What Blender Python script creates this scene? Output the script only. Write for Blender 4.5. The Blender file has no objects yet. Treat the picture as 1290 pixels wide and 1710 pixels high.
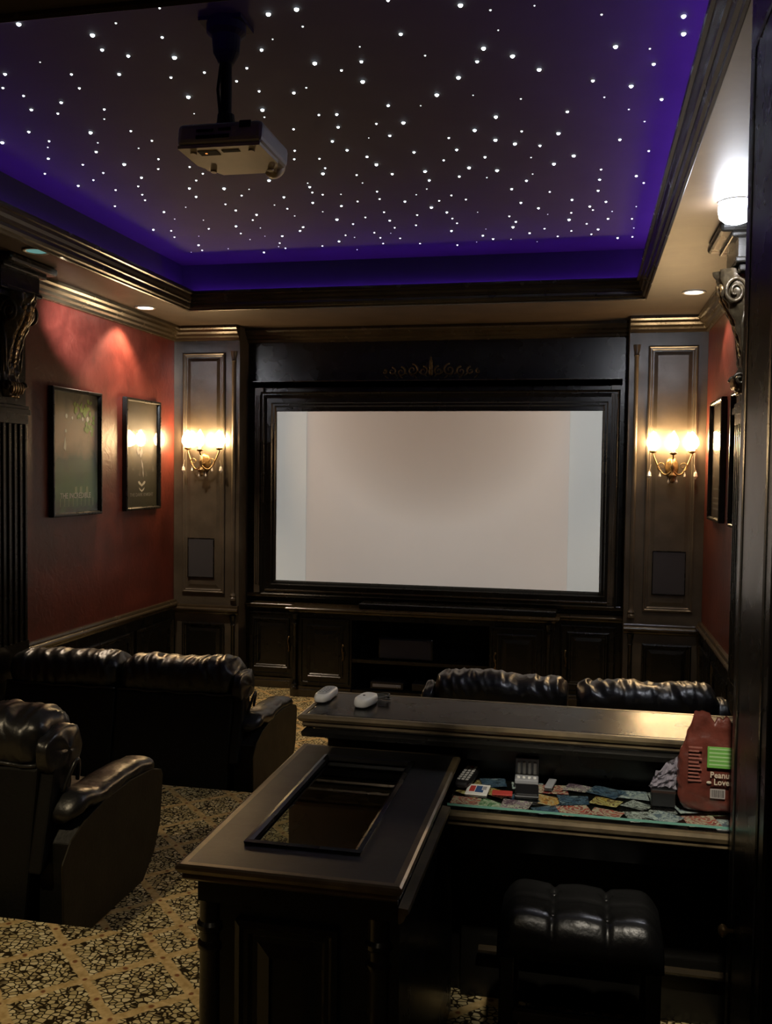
import bpy, bmesh, math, random
from mathutils import Vector, Matrix, noise
random.seed(7)
PI = math.pi
sc = bpy.context.scene
COL = sc.collection
V = Vector

# ------------------------------------------------------------------ materials
def nt(name):
    m = bpy.data.materials.new(name); m.use_nodes = True
    t = m.node_tree; t.nodes.clear()
    out = t.nodes.new('ShaderNodeOutputMaterial')
    return m, t, out
def N(t, typ, **kw):
    n = t.nodes.new(typ)
    for k, v in kw.items():
        if k.startswith('i_'):
            n.inputs[k[2:].replace('_', ' ')].default_value = v
        else: setattr(n, k, v)
    return n
def L(t, a, b): t.links.new(a, b)
def c4(c): return (c[0], c[1], c[2], 1)
def ramp(t, stops, interp='LINEAR'):
    r = t.nodes.new('ShaderNodeValToRGB'); r.color_ramp.interpolation = interp
    el = r.color_ramp.elements
    el[0].position, el[0].color = stops[0][0], c4(stops[0][1])
    el[1].position, el[1].color = stops[1][0], c4(stops[1][1])
    for p, c in stops[2:]:
        e = el.new(p); e.color = c4(c)
    return r
def math_n(t, op, a, b=None):
    n = t.nodes.new('ShaderNodeMath'); n.operation = op
    for i, v in enumerate((a, b)):
        if v is None: continue
        if isinstance(v, (int, float)): n.inputs[i].default_value = v
        else: L(t, v, n.inputs[i])
    return n.outputs[0]

def plain(name, col, rough=.4, metal=0., spec=.5, coat=0., bump=0., bscale=30., var=0., vscale=6., stretch=(1, 1, 1), rvar=0., em=None, ems=0.):
    m, t, out = nt(name)
    p = N(t, 'ShaderNodeBsdfPrincipled')
    p.inputs['Base Color'].default_value = c4(col)
    p.inputs['Roughness'].default_value = rough
    p.inputs['Metallic'].default_value = metal
    p.inputs['Specular IOR Level'].default_value = spec
    p.inputs['Coat Weight'].default_value = coat
    p.inputs['Coat Roughness'].default_value = .08
    if em:
        p.inputs['Emission Color'].default_value = c4(em); p.inputs['Emission Strength'].default_value = ems
    tc = N(t, 'ShaderNodeTexCoord'); mp = N(t, 'ShaderNodeMapping'); mp.inputs['Scale'].default_value = stretch
    L(t, tc.outputs['Object'], mp.inputs['Vector'])
    if var:
        n = N(t, 'ShaderNodeTexNoise', i_Scale=vscale, i_Detail=6., i_Roughness=.6); L(t, mp.outputs[0], n.inputs['Vector'])
        r = ramp(t, [(.3, [c*(1-var) for c in col]), (.7, [min(1, c*(1+var)) for c in col])])
        L(t, n.outputs['Fac'], r.inputs['Fac']); L(t, r.outputs['Color'], p.inputs['Base Color'])
    if rvar:
        n = N(t, 'ShaderNodeTexNoise', i_Scale=vscale*1.7, i_Detail=4.); L(t, mp.outputs[0], n.inputs['Vector'])
        mr = N(t, 'ShaderNodeMapRange'); mr.inputs['To Min'].default_value = max(.02, rough-rvar); mr.inputs['To Max'].default_value = rough+rvar
        L(t, n.outputs['Fac'], mr.inputs['Value']); L(t, mr.outputs[0], p.inputs['Roughness'])
    if bump:
        n = N(t, 'ShaderNodeTexNoise', i_Scale=bscale, i_Detail=5.); L(t, mp.outputs[0], n.inputs['Vector'])
        b = N(t, 'ShaderNodeBump'); b.inputs['Strength'].default_value = bump; b.inputs['Distance'].default_value = .01
        L(t, n.outputs['Fac'], b.inputs['Height']); L(t, b.outputs[0], p.inputs['Normal'])
    L(t, p.outputs[0], out.inputs['Surface'])
    return m
def emit(name, col, s):
    m, t, out = nt(name); e = N(t, 'ShaderNodeEmission'); e.inputs[0].default_value = c4(col); e.inputs[1].default_value = s
    L(t, e.outputs[0], out.inputs['Surface']); return m
def pane(name, tint=(.93, .98, .95), refl=1.0, rough=.015, ior=1.5):
    m, t, out = nt(name)
    tr = N(t, 'ShaderNodeBsdfTransparent'); tr.inputs[0].default_value = c4(tint)
    g = N(t, 'ShaderNodeBsdfGlossy'); g.inputs['Roughness'].default_value = rough; g.inputs[0].default_value = (refl, refl, refl, 1)
    f = N(t, 'ShaderNodeFresnel'); f.inputs[0].default_value = ior; gm = N(t, 'ShaderNodeNewGeometry')
    fo = math_n(t, 'MULTIPLY', f.outputs[0], math_n(t, 'SUBTRACT', 1., gm.outputs['Backfacing']))
    mx = N(t, 'ShaderNodeMixShader'); L(t, fo, mx.inputs[0]); L(t, tr.outputs[0], mx.inputs[1]); L(t, g.outputs[0], mx.inputs[2])
    L(t, mx.outputs[0], out.inputs['Surface']); return m

BLACK = plain('black_lacquer', (.0065, .0060, .0048), .27, spec=.45, rvar=.07, var=.35, vscale=3., bump=.03, bscale=14.)
BROWN = plain('dark_panel_lacquer', (.066, .054, .040), .34, rvar=.12, var=.35, vscale=4., bump=.06, bscale=18.)
TRIM = plain('bronzed_trim', (.034, .025, .014), .26, spec=.7, rvar=.04, var=.25, vscale=5.)
GLINT = plain('gold_glint_edge', (.16, .12, .065), .32, metal=.35, spec=.8, rvar=.08, var=.5, vscale=8.)  # gold tone paints in the warm highlight along the dark edges
GOLD = plain('aged_gold_bronze', (.20, .13, .055), .33, metal=.75, var=.6, vscale=25., bump=.3, bscale=60.)
CARVE = plain('dark_gilt_carving', (.05, .037, .02), .3, metal=.4, var=.6, vscale=30., bump=.25, bscale=70.)
LEATH = plain('black_leather', (.011, .011, .011), .33, spec=.6, rvar=.07, var=.25, vscale=9., bump=.22, bscale=38.)
LEATHB = plain('black_leather_matte', (.005, .005, .004), .5, spec=.25, rvar=.08, bump=.15, bscale=60., var=.2)
LEATHS = plain('dark_olive_leather_side', (.020, .0155, .006), .55, spec=.25, rvar=.08, bump=.12, bscale=60., var=.2)
WHITE = plain('white_plastic', (.80, .80, .76), .3, bump=.01)
GREYP = plain('grey_plastic', (.30, .31, .33), .4)
DARKP = plain('black_plastic', (.012, .012, .013), .35, rvar=.05)
PROJ = plain('projector_shell', (.30, .29, .30), .4, var=.1, bump=.03, bscale=80.)
PROJB = plain('projector_shell_lit', (.42, .38, .33), .45, var=.12, bump=.03, bscale=80.)  # paler, warmer shell colour paints in the light reaching it from below
BLK = plain('matte_black', (.004, .004, .004), .7, spec=.15)
GRILLE = plain('speaker_cloth', (.034, .033, .040), .9, bump=.4, bscale=400.)
SCREEN = plain('matte_white_screen', (.60, .545, .50), .85, var=.02, vscale=1.5)
EDGEBAND = plain('cool_grey_screen_edge', (.60, .62, .61), .85, var=.02, vscale=1.5)
CREAM = plain('candle_sleeve', (.75, .62, .40), .5)
CRYST = plain('crystal', (.75, .70, .62), .06, spec=1.)
GLASS = pane('counter_glass', (.93, .97, .95), .9)
PGLASS = pane('picture_glass', (.95, .95, .95), .8, .07, 1.5)
TGLASS = pane('table_glass', (.80, .84, .80), .9, .01, 1.45)
GEDGE = plain('green_glass_edge', (.18, .42, .34), .12, spec=.9)
WRAP = plain('crinkled_clear_plastic', (.62, .58, .68), .15, spec=1.)
WRAP.node_tree.nodes['Principled BSDF'].inputs['Alpha'].default_value = .5

def wall_red():
    m, t, out = nt('red_faux_plaster'); p = N(t, 'ShaderNodeBsdfPrincipled')
    tc = N(t, 'ShaderNodeTexCoord')
    n1 = N(t, 'ShaderNodeTexNoise', i_Scale=3.2, i_Detail=8., i_Roughness=.65, i_Distortion=.6); L(t, tc.outputs['Object'], n1.inputs['Vector'])
    r = ramp(t, [(.28, (.046, .008, .005)), (.5, (.082, .014, .009)), (.75, (.13, .028, .018))]); L(t, n1.outputs['Fac'], r.inputs['Fac'])
    L(t, r.outputs['Color'], p.inputs['Base Color'])
    n2 = N(t, 'ShaderNodeTexNoise', i_Scale=11., i_Detail=6., i_Distortion=1.5); L(t, tc.outputs['Object'], n2.inputs['Vector'])
    b = N(t, 'ShaderNodeBump'); b.inputs['Strength'].default_value = .25; b.inputs['Distance'].default_value = .012
    L(t, n2.outputs['Fac'], b.inputs['Height']); L(t, b.outputs[0], p.inputs['Normal'])
    p.inputs['Roughness'].default_value = .38; p.inputs['Specular IOR Level'].default_value = .6
    L(t, p.outputs[0], out.inputs['Surface']); return m
RED = wall_red()
def soffit_mat():
    m, t, out = nt('tan_faux_plaster'); p = N(t, 'ShaderNodeBsdfPrincipled')
    tc = N(t, 'ShaderNodeTexCoord')
    n1 = N(t, 'ShaderNodeTexNoise', i_Scale=2.5, i_Detail=9., i_Roughness=.62, i_Distortion=1.2); L(t, tc.outputs['Object'], n1.inputs['Vector'])
    r = ramp(t, [(.25, (.028, .018, .011)), (.5, (.050, .034, .022)), (.8, (.078, .056, .040))]); L(t, n1.outputs['Fac'], r.inputs['Fac'])
    L(t, r.outputs['Color'], p.inputs['Base Color']); p.inputs['Roughness'].default_value = .5
    L(t, p.outputs[0], out.inputs['Surface']); return m
SOFF = soffit_mat()
STARC = plain('dark_star_ceiling', (.025, .021, .015), .8, var=.25, vscale=2.)
COVE = plain('dark_cove', (.028, .026, .028), .8, var=.1)

def carpet():
    m, t, out = nt('leopard_trellis_carpet'); p = N(t, 'ShaderNodeBsdfPrincipled')
    g = N(t, 'ShaderNodeNewGeometry')
    nz = N(t, 'ShaderNodeTexNoise', i_Scale=14., i_Detail=2.); L(t, g.outputs['Position'], nz.inputs['Vector'])
    sub = N(t, 'ShaderNodeVectorMath', operation='SUBTRACT'); L(t, nz.outputs['Color'], sub.inputs[0]); sub.inputs[1].default_value = (.5, .5, .5)
    scl = N(t, 'ShaderNodeVectorMath', operation='SCALE'); L(t, sub.outputs[0], scl.inputs[0]); scl.inputs['Scale'].default_value = .022
    add = N(t, 'ShaderNodeVectorMath', operation='ADD'); L(t, g.outputs['Position'], add.inputs[0]); L(t, scl.outputs[0], add.inputs[1])
    sep = N(t, 'ShaderNodeSeparateXYZ'); L(t, add.outputs[0], sep.inputs[0])
    X, Y = sep.outputs[0], sep.outputs[1]
    P_ = .2662
    u = math_n(t, 'MULTIPLY', math_n(t, 'ADD', X, Y), .70711)
    v = math_n(t, 'MULTIPLY', math_n(t, 'SUBTRACT', X, Y), .70711)
    def dist(w, w0):
        a = math_n(t, 'DIVIDE', math_n(t, 'ADD', w, 100*P_ - w0), P_)
        fr = math_n(t, 'FRACT', math_n(t, 'ADD', a, .5))
        return math_n(t, 'MULTIPLY', math_n(t, 'ABSOLUTE', math_n(t, 'SUBTRACT', fr, .5)), P_)
    d1, d2 = dist(u, .823), dist(v, -2.787)
    d = math_n(t, 'MINIMUM', d1, d2)
    line = N(t, 'ShaderNodeMapRange'); line.interpolation_type = 'SMOOTHSTEP'
    line.inputs['From Min'].default_value = .020; line.inputs['From Max'].default_value = .014; L(t, d, line.inputs['Value'])
    # pebbles
    mp = N(t, 'ShaderNodeMapping'); mp.inputs['Scale'].default_value = (42, 52, 0.0)
    L(t, g.outputs['Position'], mp.inputs['Vector'])
    vo = N(t, 'ShaderNodeTexVoronoi', feature='DISTANCE_TO_EDGE'); vo.inputs['Scale'].default_value = 1.; vo.inputs['Randomness'].default_value = .75
    L(t, mp.outputs[0], vo.inputs['Vector'])
    vc = N(t, 'ShaderNodeTexVoronoi', feature='F1'); vc.inputs['Scale'].default_value = 1.; vc.inputs['Randomness'].default_value = .75
    L(t, mp.outputs[0], vc.inputs['Vector'])
    hs = N(t, 'ShaderNodeSeparateColor'); L(t, vc.outputs['Color'], hs.inputs[0])
    peb = ramp(t, [(0, (.42, .33, .15)), (.6, (.66, .54, .28)), (1, (.78, .68, .40))]); L(t, hs.outputs[0], peb.inputs['Fac'])
    edge = N(t, 'ShaderNodeMapRange'); edge.inputs['From Min'].default_value = .058; edge.inputs['From Max'].default_value = .125; L(t, vo.outputs['Distance'], edge.inputs['Value'])
    rnd_ = N(t, 'ShaderNodeMapRange'); rnd_.inputs['From Min'].default_value = 1.2; rnd_.inputs['From Max'].default_value = .9; L(t, vc.outputs['Distance'], rnd_.inputs['Value'])
    pf = math_n(t, 'MULTIPLY', edge.outputs[0], rnd_.outputs[0])
    mix = N(t, 'ShaderNodeMix', data_type='RGBA'); L(t, pf, mix.inputs[0]); mix.inputs[6].default_value = (.022, .014, .004, 1); L(t, peb.outputs['Color'], mix.inputs[7])
    # band with little flower dots
    n3 = N(t, 'ShaderNodeTexNoise', i_Scale=45., i_Detail=3.); L(t, g.outputs['Position'], n3.inputs['Vector'])
    band = ramp(t, [(.3, (.46, .31, .12)), (.7, (.70, .51, .24))]); L(t, n3.outputs['Fac'], band.inputs['Fac'])
    mx = math_n(t, 'MAXIMUM', d1, d2)
    def dotd(wl, wc, w0):   # dots along the bands at half pitch
        a = math_n(t, 'DIVIDE', math_n(t, 'ADD', wc, 100*P_ - w0), P_/2)
        fr = math_n(t, 'SUBTRACT', math_n(t, 'FRACT', math_n(t, 'ADD', a, .5)), .5)
        s = math_n(t, 'MULTIPLY', fr, P_/2)
        return math_n(t, 'SQRT', math_n(t, 'ADD', math_n(t, 'MULTIPLY', s, s), math_n(t, 'MULTIPLY', wl, wl)))
    dd = math_n(t, 'MINIMUM', dotd(d1, v, -2.787), dotd(d2, u, .823))
    dot = N(t, 'ShaderNodeMapRange'); dot.inputs['From Min'].default_value = .011; dot.inputs['From Max'].default_value = .006; L(t, dd, dot.inputs['Value'])
    bm_ = N(t, 'ShaderNodeMix', data_type='RGBA'); L(t, dot.outputs[0], bm_.inputs[0]); L(t, band.outputs['Color'], bm_.inputs[6]); bm_.inputs[7].default_value = (.22, .09, .035, 1)
    fin = N(t, 'ShaderNodeMix', data_type='RGBA'); L(t, line.outputs[0], fin.inputs[0]); L(t, mix.outputs[2], fin.inputs[6]); L(t, bm_.outputs[2], fin.inputs[7])
    L(t, fin.outputs[2], p.inputs['Base Color']); p.inputs['Roughness'].default_value = .95; p.inputs['Specular IOR Level'].default_value = .1
    bp = N(t, 'ShaderNodeBump'); bp.inputs['Strength'].default_value = .5; bp.inputs['Distance'].default_value = .004
    n4 = N(t, 'ShaderNodeTexNoise', i_Scale=500.); L(t, g.outputs['Position'], n4.inputs['Vector']); L(t, n4.outputs['Fac'], bp.inputs['Height']); L(t, bp.outputs[0], p.inputs['Normal'])
    L(t, p.outputs[0], out.inputs['Surface']); return m
CARPET = carpet()

def patch_mat(name, cols, scale=25., seed=0.):
    m, t, out = nt(name); p = N(t, 'ShaderNodeBsdfPrincipled')
    tc = N(t, 'ShaderNodeTexCoord'); mp = N(t, 'ShaderNodeMapping'); mp.inputs['Location'].default_value = (seed, seed*.7, 0)
    L(t, tc.outputs['Object'], mp.inputs['Vector'])
    n = N(t, 'ShaderNodeTexNoise', i_Scale=scale, i_Detail=2., i_Distortion=2.); L(t, mp.outputs[0], n.inputs['Vector'])
    k = len(cols); st = [(.30 + .40*i/k, c) for i, c in enumerate(cols)]
    r = ramp(t, st, 'CONSTANT'); L(t, n.outputs['Fac'], r.inputs['Fac'])
    L(t, r.outputs['Color'], p.inputs['Base Color']); p.inputs['Roughness'].default_value = .4
    L(t, p.outputs[0], out.inputs['Surface']); return m

# ------------------------------------------------------------------ mesh helpers
def box(bm, x0, x1, y0, y1, z0, z1, bev=0., seg=2):
    r = bmesh.ops.create_cube(bm, size=1)
    vs = r['verts']
    for v in vs:
        v.co = V(((x0+x1)/2 + v.co.x*(x1-x0), (y0+y1)/2 + v.co.y*(y1-y0), (z0+z1)/2 + v.co.z*(z1-z0)))
    if bev:
        es = list({e for v in vs for e in v.link_edges})
        bmesh.ops.bevel(bm, geom=es, offset=bev, segments=seg, affect='EDGES', profile=.5)
def prism(bm, pts, a0, a1, M=None):
    """polygon pts in local XY extruded from z=a0 to a1, placed by M"""
    M = M or Matrix.Identity(4)
    lo = [bm.verts.new(M @ V((x, y, a0))) for x, y in pts]; hi = [bm.verts.new(M @ V((x, y, a1))) for x, y in pts]
    n = len(pts)
    bm.faces.new(lo[::-1]); bm.faces.new(hi)
    for i in range(n): bm.faces.new((lo[i], lo[(i+1) % n], hi[(i+1) % n], hi[i]))
def lathe(bm, prof, seg=20, M=None, cap=True):
    M = M or Matrix.Identity(4); rings = []
    for r, z in prof:
        rings.append([bm.verts.new(M @ V((r*math.cos(2*PI*i/seg), r*math.sin(2*PI*i/seg), z))) for i in range(seg)])
    for a, b in zip(rings, rings[1:]):
        for i in range(seg): bm.faces.new((a[i], a[(i+1) % seg], b[(i+1) % seg], b[i]))
    if cap: bm.faces.new(rings[0][::-1]); bm.faces.new(rings[-1])
def tube(bm, pts, r, seg=8):
    pts = [V(p) for p in pts]; rings = []; n = len(pts)
    rr = r if isinstance(r, (list, tuple)) else [r]*n
    up = V((0, 0, 1)); prev = None
    for i, p in enumerate(pts):
        d = (pts[min(i+1, n-1)] - pts[max(i-1, 0)]).normalized()
        if prev is None:
            a = d.cross(up);
            if a.length < .1: a = d.cross(V((1, 0, 0)))
            a.normalize()
        else: a = (prev - d*prev.dot(d)).normalized()
        prev = a; b = d.cross(a)
        rings.append([bm.verts.new(p + (a*math.cos(2*PI*k/seg) + b*math.sin(2*PI*k/seg))*rr[i]) for k in range(seg)])
    for a, b in zip(rings, rings[1:]):
        for k in range(seg): bm.faces.new((a[k], a[(k+1) % seg], b[(k+1) % seg], b[k]))
    bm.faces.new(rings[0][::-1]); bm.faces.new(rings[-1])
def sweep(bm, path, prof, closed=True, M=None):
    """prof (inward offset, height) swept along a 2-D path with mitred corners; inward = left of the path"""
    M = M or Matrix.Identity(4); n = len(path); P2 = [V((p[0], p[1])) for p in path]; rings = []
    for i in range(n):
        if closed or 0 < i < n-1:
            d0 = (P2[i] - P2[i-1]).normalized(); d1 = (P2[(i+1) % n] - P2[i]).normalized()
        elif i == 0: d0 = d1 = (P2[1] - P2[0]).normalized()
        else: d0 = d1 = (P2[-1] - P2[-2]).normalized()
        n0 = V((-d0.y, d0.x)); n1 = V((-d1.y, d1.x)); m = (n0 + n1).normalized(); k = 1/max(.3, m.dot(n0))
        rings.append([bm.verts.new(M @ V((P2[i].x + m.x*u*k, P2[i].y + m.y*u*k, h))) for u, h in prof])
    q = len(prof)
    for i in range(n if closed else n-1):
        a, b = rings[i], rings[(i+1) % n]
        for j in range(q): bm.faces.new((a[j], a[(j+1) % q], b[(j+1) % q], b[j]))
    if not closed: bm.faces.new(rings[0][::-1]); bm.faces.new(rings[-1])
def rect(x0, x1, y0, y1): return [(x0, y0), (x1, y0), (x1, y1), (x0, y1)]
def FM(kind, off):   # facing planes: local (u, v, w) -> world, w = out of the surface
    if kind == 'front': return Matrix(((1, 0, 0, 0), (0, 0, -1, off), (0, 1, 0, 0), (0, 0, 0, 1)))
    if kind == 'left': return Matrix(((0, 0, 1, off), (1, 0, 0, 0), (0, 1, 0, 0), (0, 0, 0, 1)))
    if kind == 'right': return Matrix(((0, 0, -1, off), (-1, 0, 0, 0), (0, 1, 0, 0), (0, 0, 0, 1)))
WL = {}
def obj(name, bm, mat, parent=None, label=None, cat=None, group=None, kind=None, smooth=False, local=False, loc=None, bevel=0.):
    me = bpy.data.meshes.new(name)
    bmesh.ops.recalc_face_normals(bm, faces=bm.faces[:])
    base = V((0, 0, 0))
    if parent is not None and not local: base = WL.get(parent.name, V((0, 0, 0)))
    if parent is None and not local:
        if loc is not None: base = V(loc)
        else:
            xs = [v.co for v in bm.verts]
            base = V(((min(c.x for c in xs)+max(c.x for c in xs))/2, (min(c.y for c in xs)+max(c.y for c in xs))/2, min(c.z for c in xs)))
    if base.length: bmesh.ops.translate(bm, verts=bm.verts[:], vec=-base)
    if smooth:
        for f in bm.faces: f.smooth = True
    bm.to_mesh(me); bm.free()
    me.materials.append(mat)
    o = bpy.data.objects.new(name, me); COL.objects.link(o)
    if parent is not None: o.parent = parent; WL[o.name] = WL.get(parent.name, V((0, 0, 0)))
    else: o.location = base; WL[o.name] = base
    for k, v in (('label', label), ('category', cat), ('group', group), ('kind', kind)):
        if v: o[k] = v
    if bevel:
        b = o.modifiers.new('bev', 'BEVEL'); b.width = bevel; b.segments = 2; b.limit_method = 'ANGLE'
    return o
def smooth_angle(o, a=40):
    me = o.data
    for p in me.polygons: p.use_smooth = True
    try:
        b = bmesh.new(); b.from_mesh(me)
        for e in b.edges:
            if len(e.link_faces) == 2 and e.calc_face_angle(0) > math.radians(a): e.smooth = False
        b.to_mesh(me); b.free()
    except Exception: pass
    return o
def thing(name, label, cat, loc=(0, 0, 0), group=None):
    o = bpy.data.objects.new(name, None); COL.objects.link(o); o.location = loc; o.empty_display_size = .1
    o['label'] = label; o['category'] = cat
    if group: o['group'] = group
    WL[o.name] = V(loc); return o
def kids(o): return [c for c in bpy.data.objects if c.parent == o]
def copy_tree(o, parent=None):
    c = o.copy(); COL.objects.link(c)
    if parent is not None: c.parent = parent
    for k in kids(o): copy_tree(k, c)
    return c
B = bmesh.new
def text_bm(s, size, M, depth=.0006, align='CENTER', squash=1., bold=0.):
    cu = bpy.data.curves.new('txt', 'FONT'); cu.body = s; cu.size = size; cu.align_x = align; cu.align_y = 'CENTER'; cu.extrude = depth; cu.offset = bold
    cu.resolution_u = 2
    ob = bpy.data.objects.new('txt', cu); COL.objects.link(ob)
    bpy.context.view_layer.update()
    me = bpy.data.meshes.new_from_object(ob.evaluated_get(bpy.context.evaluated_depsgraph_get()))
    bm = B(); bm.from_mesh(me); bpy.data.objects.remove(ob); bpy.data.meshes.remove(me)
    for v in bm.verts: v.co = M @ V((v.co.x*squash, v.co.y, v.co.z))
    return bm

# ------------------------------------------------------------------ room constants
XL, XR, YF, YB, ZS, ZT = -3.79, .98, 8.56, -1.7, 3.38, 3.76
OX0, OX1, OY0, OY1 = -3.24, .425, 2.50, 7.28      # opening of the coffer in the soffit

# ---- floors: three carpeted levels
bm = B(); box(bm, XL, XR, 5.06, YF, -.1, 0.); obj('floor', bm, CARPET, kind='structure')
bm = B(); box(bm, XL, XR, 3.06, 5.06, -.1, .19); obj('floor.001', bm, CARPET, kind='structure')
bm = B(); box(bm, XL, XR, YB, 3.06, -.1, .37); obj('floor.002', bm, CARPET, kind='structure')
# ---- walls
bm = B(); box(bm, XL-.12, XL, YB, YF, -.1, 3.9); obj('wall_left', bm, RED, kind='structure')
bm = B(); box(bm, XR, XR+.12, YB, YF, -.1, 3.9); obj('wall_right', bm, RED, kind='structure')
bm = B(); box(bm, XL-.12, XR+.12, YF, YF+.12, -.1, 3.9); obj('wall_front', bm, BLACK, kind='structure')
bm = B(); box(bm, XL-.12, XR+.12, YB-.12, YB, -.1, 3.9); obj('wall_back', bm, RED, kind='structure')
# ---- soffit ring
bm = B()
box(bm, XL, OX0, YB, YF, ZS, ZS+.04); box(bm, OX1, XR, YB, YF, ZS, ZS+.04)
box(bm, OX0, OX1, OY1, YF, ZS, ZS+.04); box(bm, OX0, OX1, YB, OY0, ZS, ZS+.04)
obj('ceiling', bm, SOFF, kind='structure')
# ---- cove walls and star ceiling
T = .10
bm = B()
box(bm, OX0-T-.05, OX0-T, OY0-T, OY1+T, ZS+.04, ZT); box(bm, OX1+T, OX1+T+.05, OY0-T, OY1+T, ZS+.04, ZT)
box(bm, OX0-T-.05, OX1+T+.05, OY1+T, OY1+T+.05, ZS+.04, ZT); box(bm, OX0-T-.05, OX1+T+.05, OY0-T-.05, OY0-T, ZS+.04, ZT)
obj('wall_cove', bm, COVE, kind='structure')
bm = B(); box(bm, OX0-T-.05, OX1+T+.05, OY0-T-.05, OY1+T+.05, ZT, ZT+.06); obj('ceiling_stars', bm, STARC, kind='structure')
# ---- coffer moulding (a closed crown around the opening)
prof = [(0., 3.3795), (.002, 3.368), (.008, 3.358), (.018, 3.363), (.022, 3.376), (.034, 3.384), (.040, 3.400), (.041, 3.418), (.052, 3.424), (.056, 3.442),
        (.066, 3.460), (.070, 3.478), (.083, 3.484), (.086, 3.498), (.083, 3.512), (.062, 3.512), (.05, 3.49), (.0, 3.488), (-.095, 3.488), (-.095, 3.478), (.0, 3.478), (0., 3.42)]
bm = B(); sweep(bm, rect(OX0, OX1, OY0, OY1), prof); obj('trim_1', bm, TRIM, kind='structure')
# ---- hidden LED strips lying in the trough
LED = emit('violet_led', (.17, .030, 1.), 40.); LEDR = emit('bright_violet_led', (.19, .045, 1.), 40.*2.4)
for i, (a, b, c, d, w) in enumerate(((OX0-.085, OX0-.07, OY0, OY1, 'left'), (OX1+.07, OX1+.085, OY0, OY1, 'right'), (OX0, OX1, OY1+.07, OY1+.085, 'front'), (OX0, OX1, OY0-.085, OY0-.07, 'near'))):
    bm = B(); box(bm, a, b, c, d, ZS+.112, ZS+.120)
    obj('light_strip', bm, LEDR if w == 'right' else LED, label='violet light strip glowing behind the %s side of the ceiling moulding' % w, cat='light strip', group='cove light strips')

# ---- crowns
CR = [(0, 3.378), (.10, 3.378), (.103, 3.355), (.088, 3.342), (.080, 3.322), (.058, 3.306), (.050, 3.288), (.030, 3.276), (.024, 3.256), (.008, 3.25), (0, 3.25)]
CR = [(u, h) for u, h in CR]
def crown(name, path, M=None): 
    bm = B(); sweep(bm, path, CR, closed=False, M=M); return smooth_angle(obj(name, bm, TRIM, kind='structure'), 25)
crown('trim_2', [(XL, 8.2), (XL, 5.62)][::-1][::-1])
crown('trim_3', [(XR, 5.62), (XR, 8.2)])
# chair rails and wainscot on the side walls
RL = [(0, .74), (.012, .745), (.018, .76), (.03, .768), (.045, .775), (.05, .79), (.045, .80), (.03, .806), (.03, .815), (.024, .828), (0, .83)]
for nm, x, path in (('trim_4', XL, [(XL, 8.2), (XL, 5.62)]), ('trim_5', XR, [(XR, 5.62), (XR, 8.2)])):
    bm = B(); sweep(bm, path, RL, closed=False); smooth_angle(obj(nm, bm, TRIM, kind='structure'), 25)
RP = [(0, 0), (0, .016), (.012, .02), (.02, .012), (.03, .012), (.038, .004), (.05, .004), (.08, .012), (.082, 0)]
def raised(bm, x0, x1, y0, y1, M, prof=RP, field=True):
    sweep(bm, rect(x0, x1, y0, y1), prof, M=M)
    if field and x1-x0 > .2:
        d = .082
        lo = [M @ V((x, y, .0)) for x, y in rect(x0+d-.004, x1-d+.004, y0+d-.004, y1-d+.004)]; hi = [M @ V((x, y, .012)) for x, y in rect(x0+d-.002, x1-d+.002, y0+d-.002, y1-d+.002)]
        a = [bm.verts.new(p) for p in lo]; b = [bm.verts.new(p) for p in hi]; bm.faces.new(b); bm.faces.new(a[::-1])
        for i in range(4): bm.faces.new((a[i], a[(i+1) % 4], b[(i+1) % 4], b[i]))
for side, x, k in (('left', XL, 1), ('right', XR, -1)):
    bm = B(); xa, xb = (x, x+.012) if k > 0 else (x-.012, x)
    box(bm, xa, xb, 5.62, 8.2, 0, .745)
    M = FM('left', XL+.012) if k > 0 else FM('right', XR-.012)
    for a, b in ((5.68, 6.48), (6.54, 7.34), (7.40, 8.14)):
        u0, u1 = (a, b) if k > 0 else (-b, -a)
        raised(bm, u0, u1, .17, .66, M, field=False)
    box(bm, xa if k > 0 else xa-.014, xb+.014 if k > 0 else xb, 5.62, 8.2, 0, .12)
    obj('trim_%d' % (6 if k > 0 else 7), bm, BLACK, kind='structure')

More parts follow.
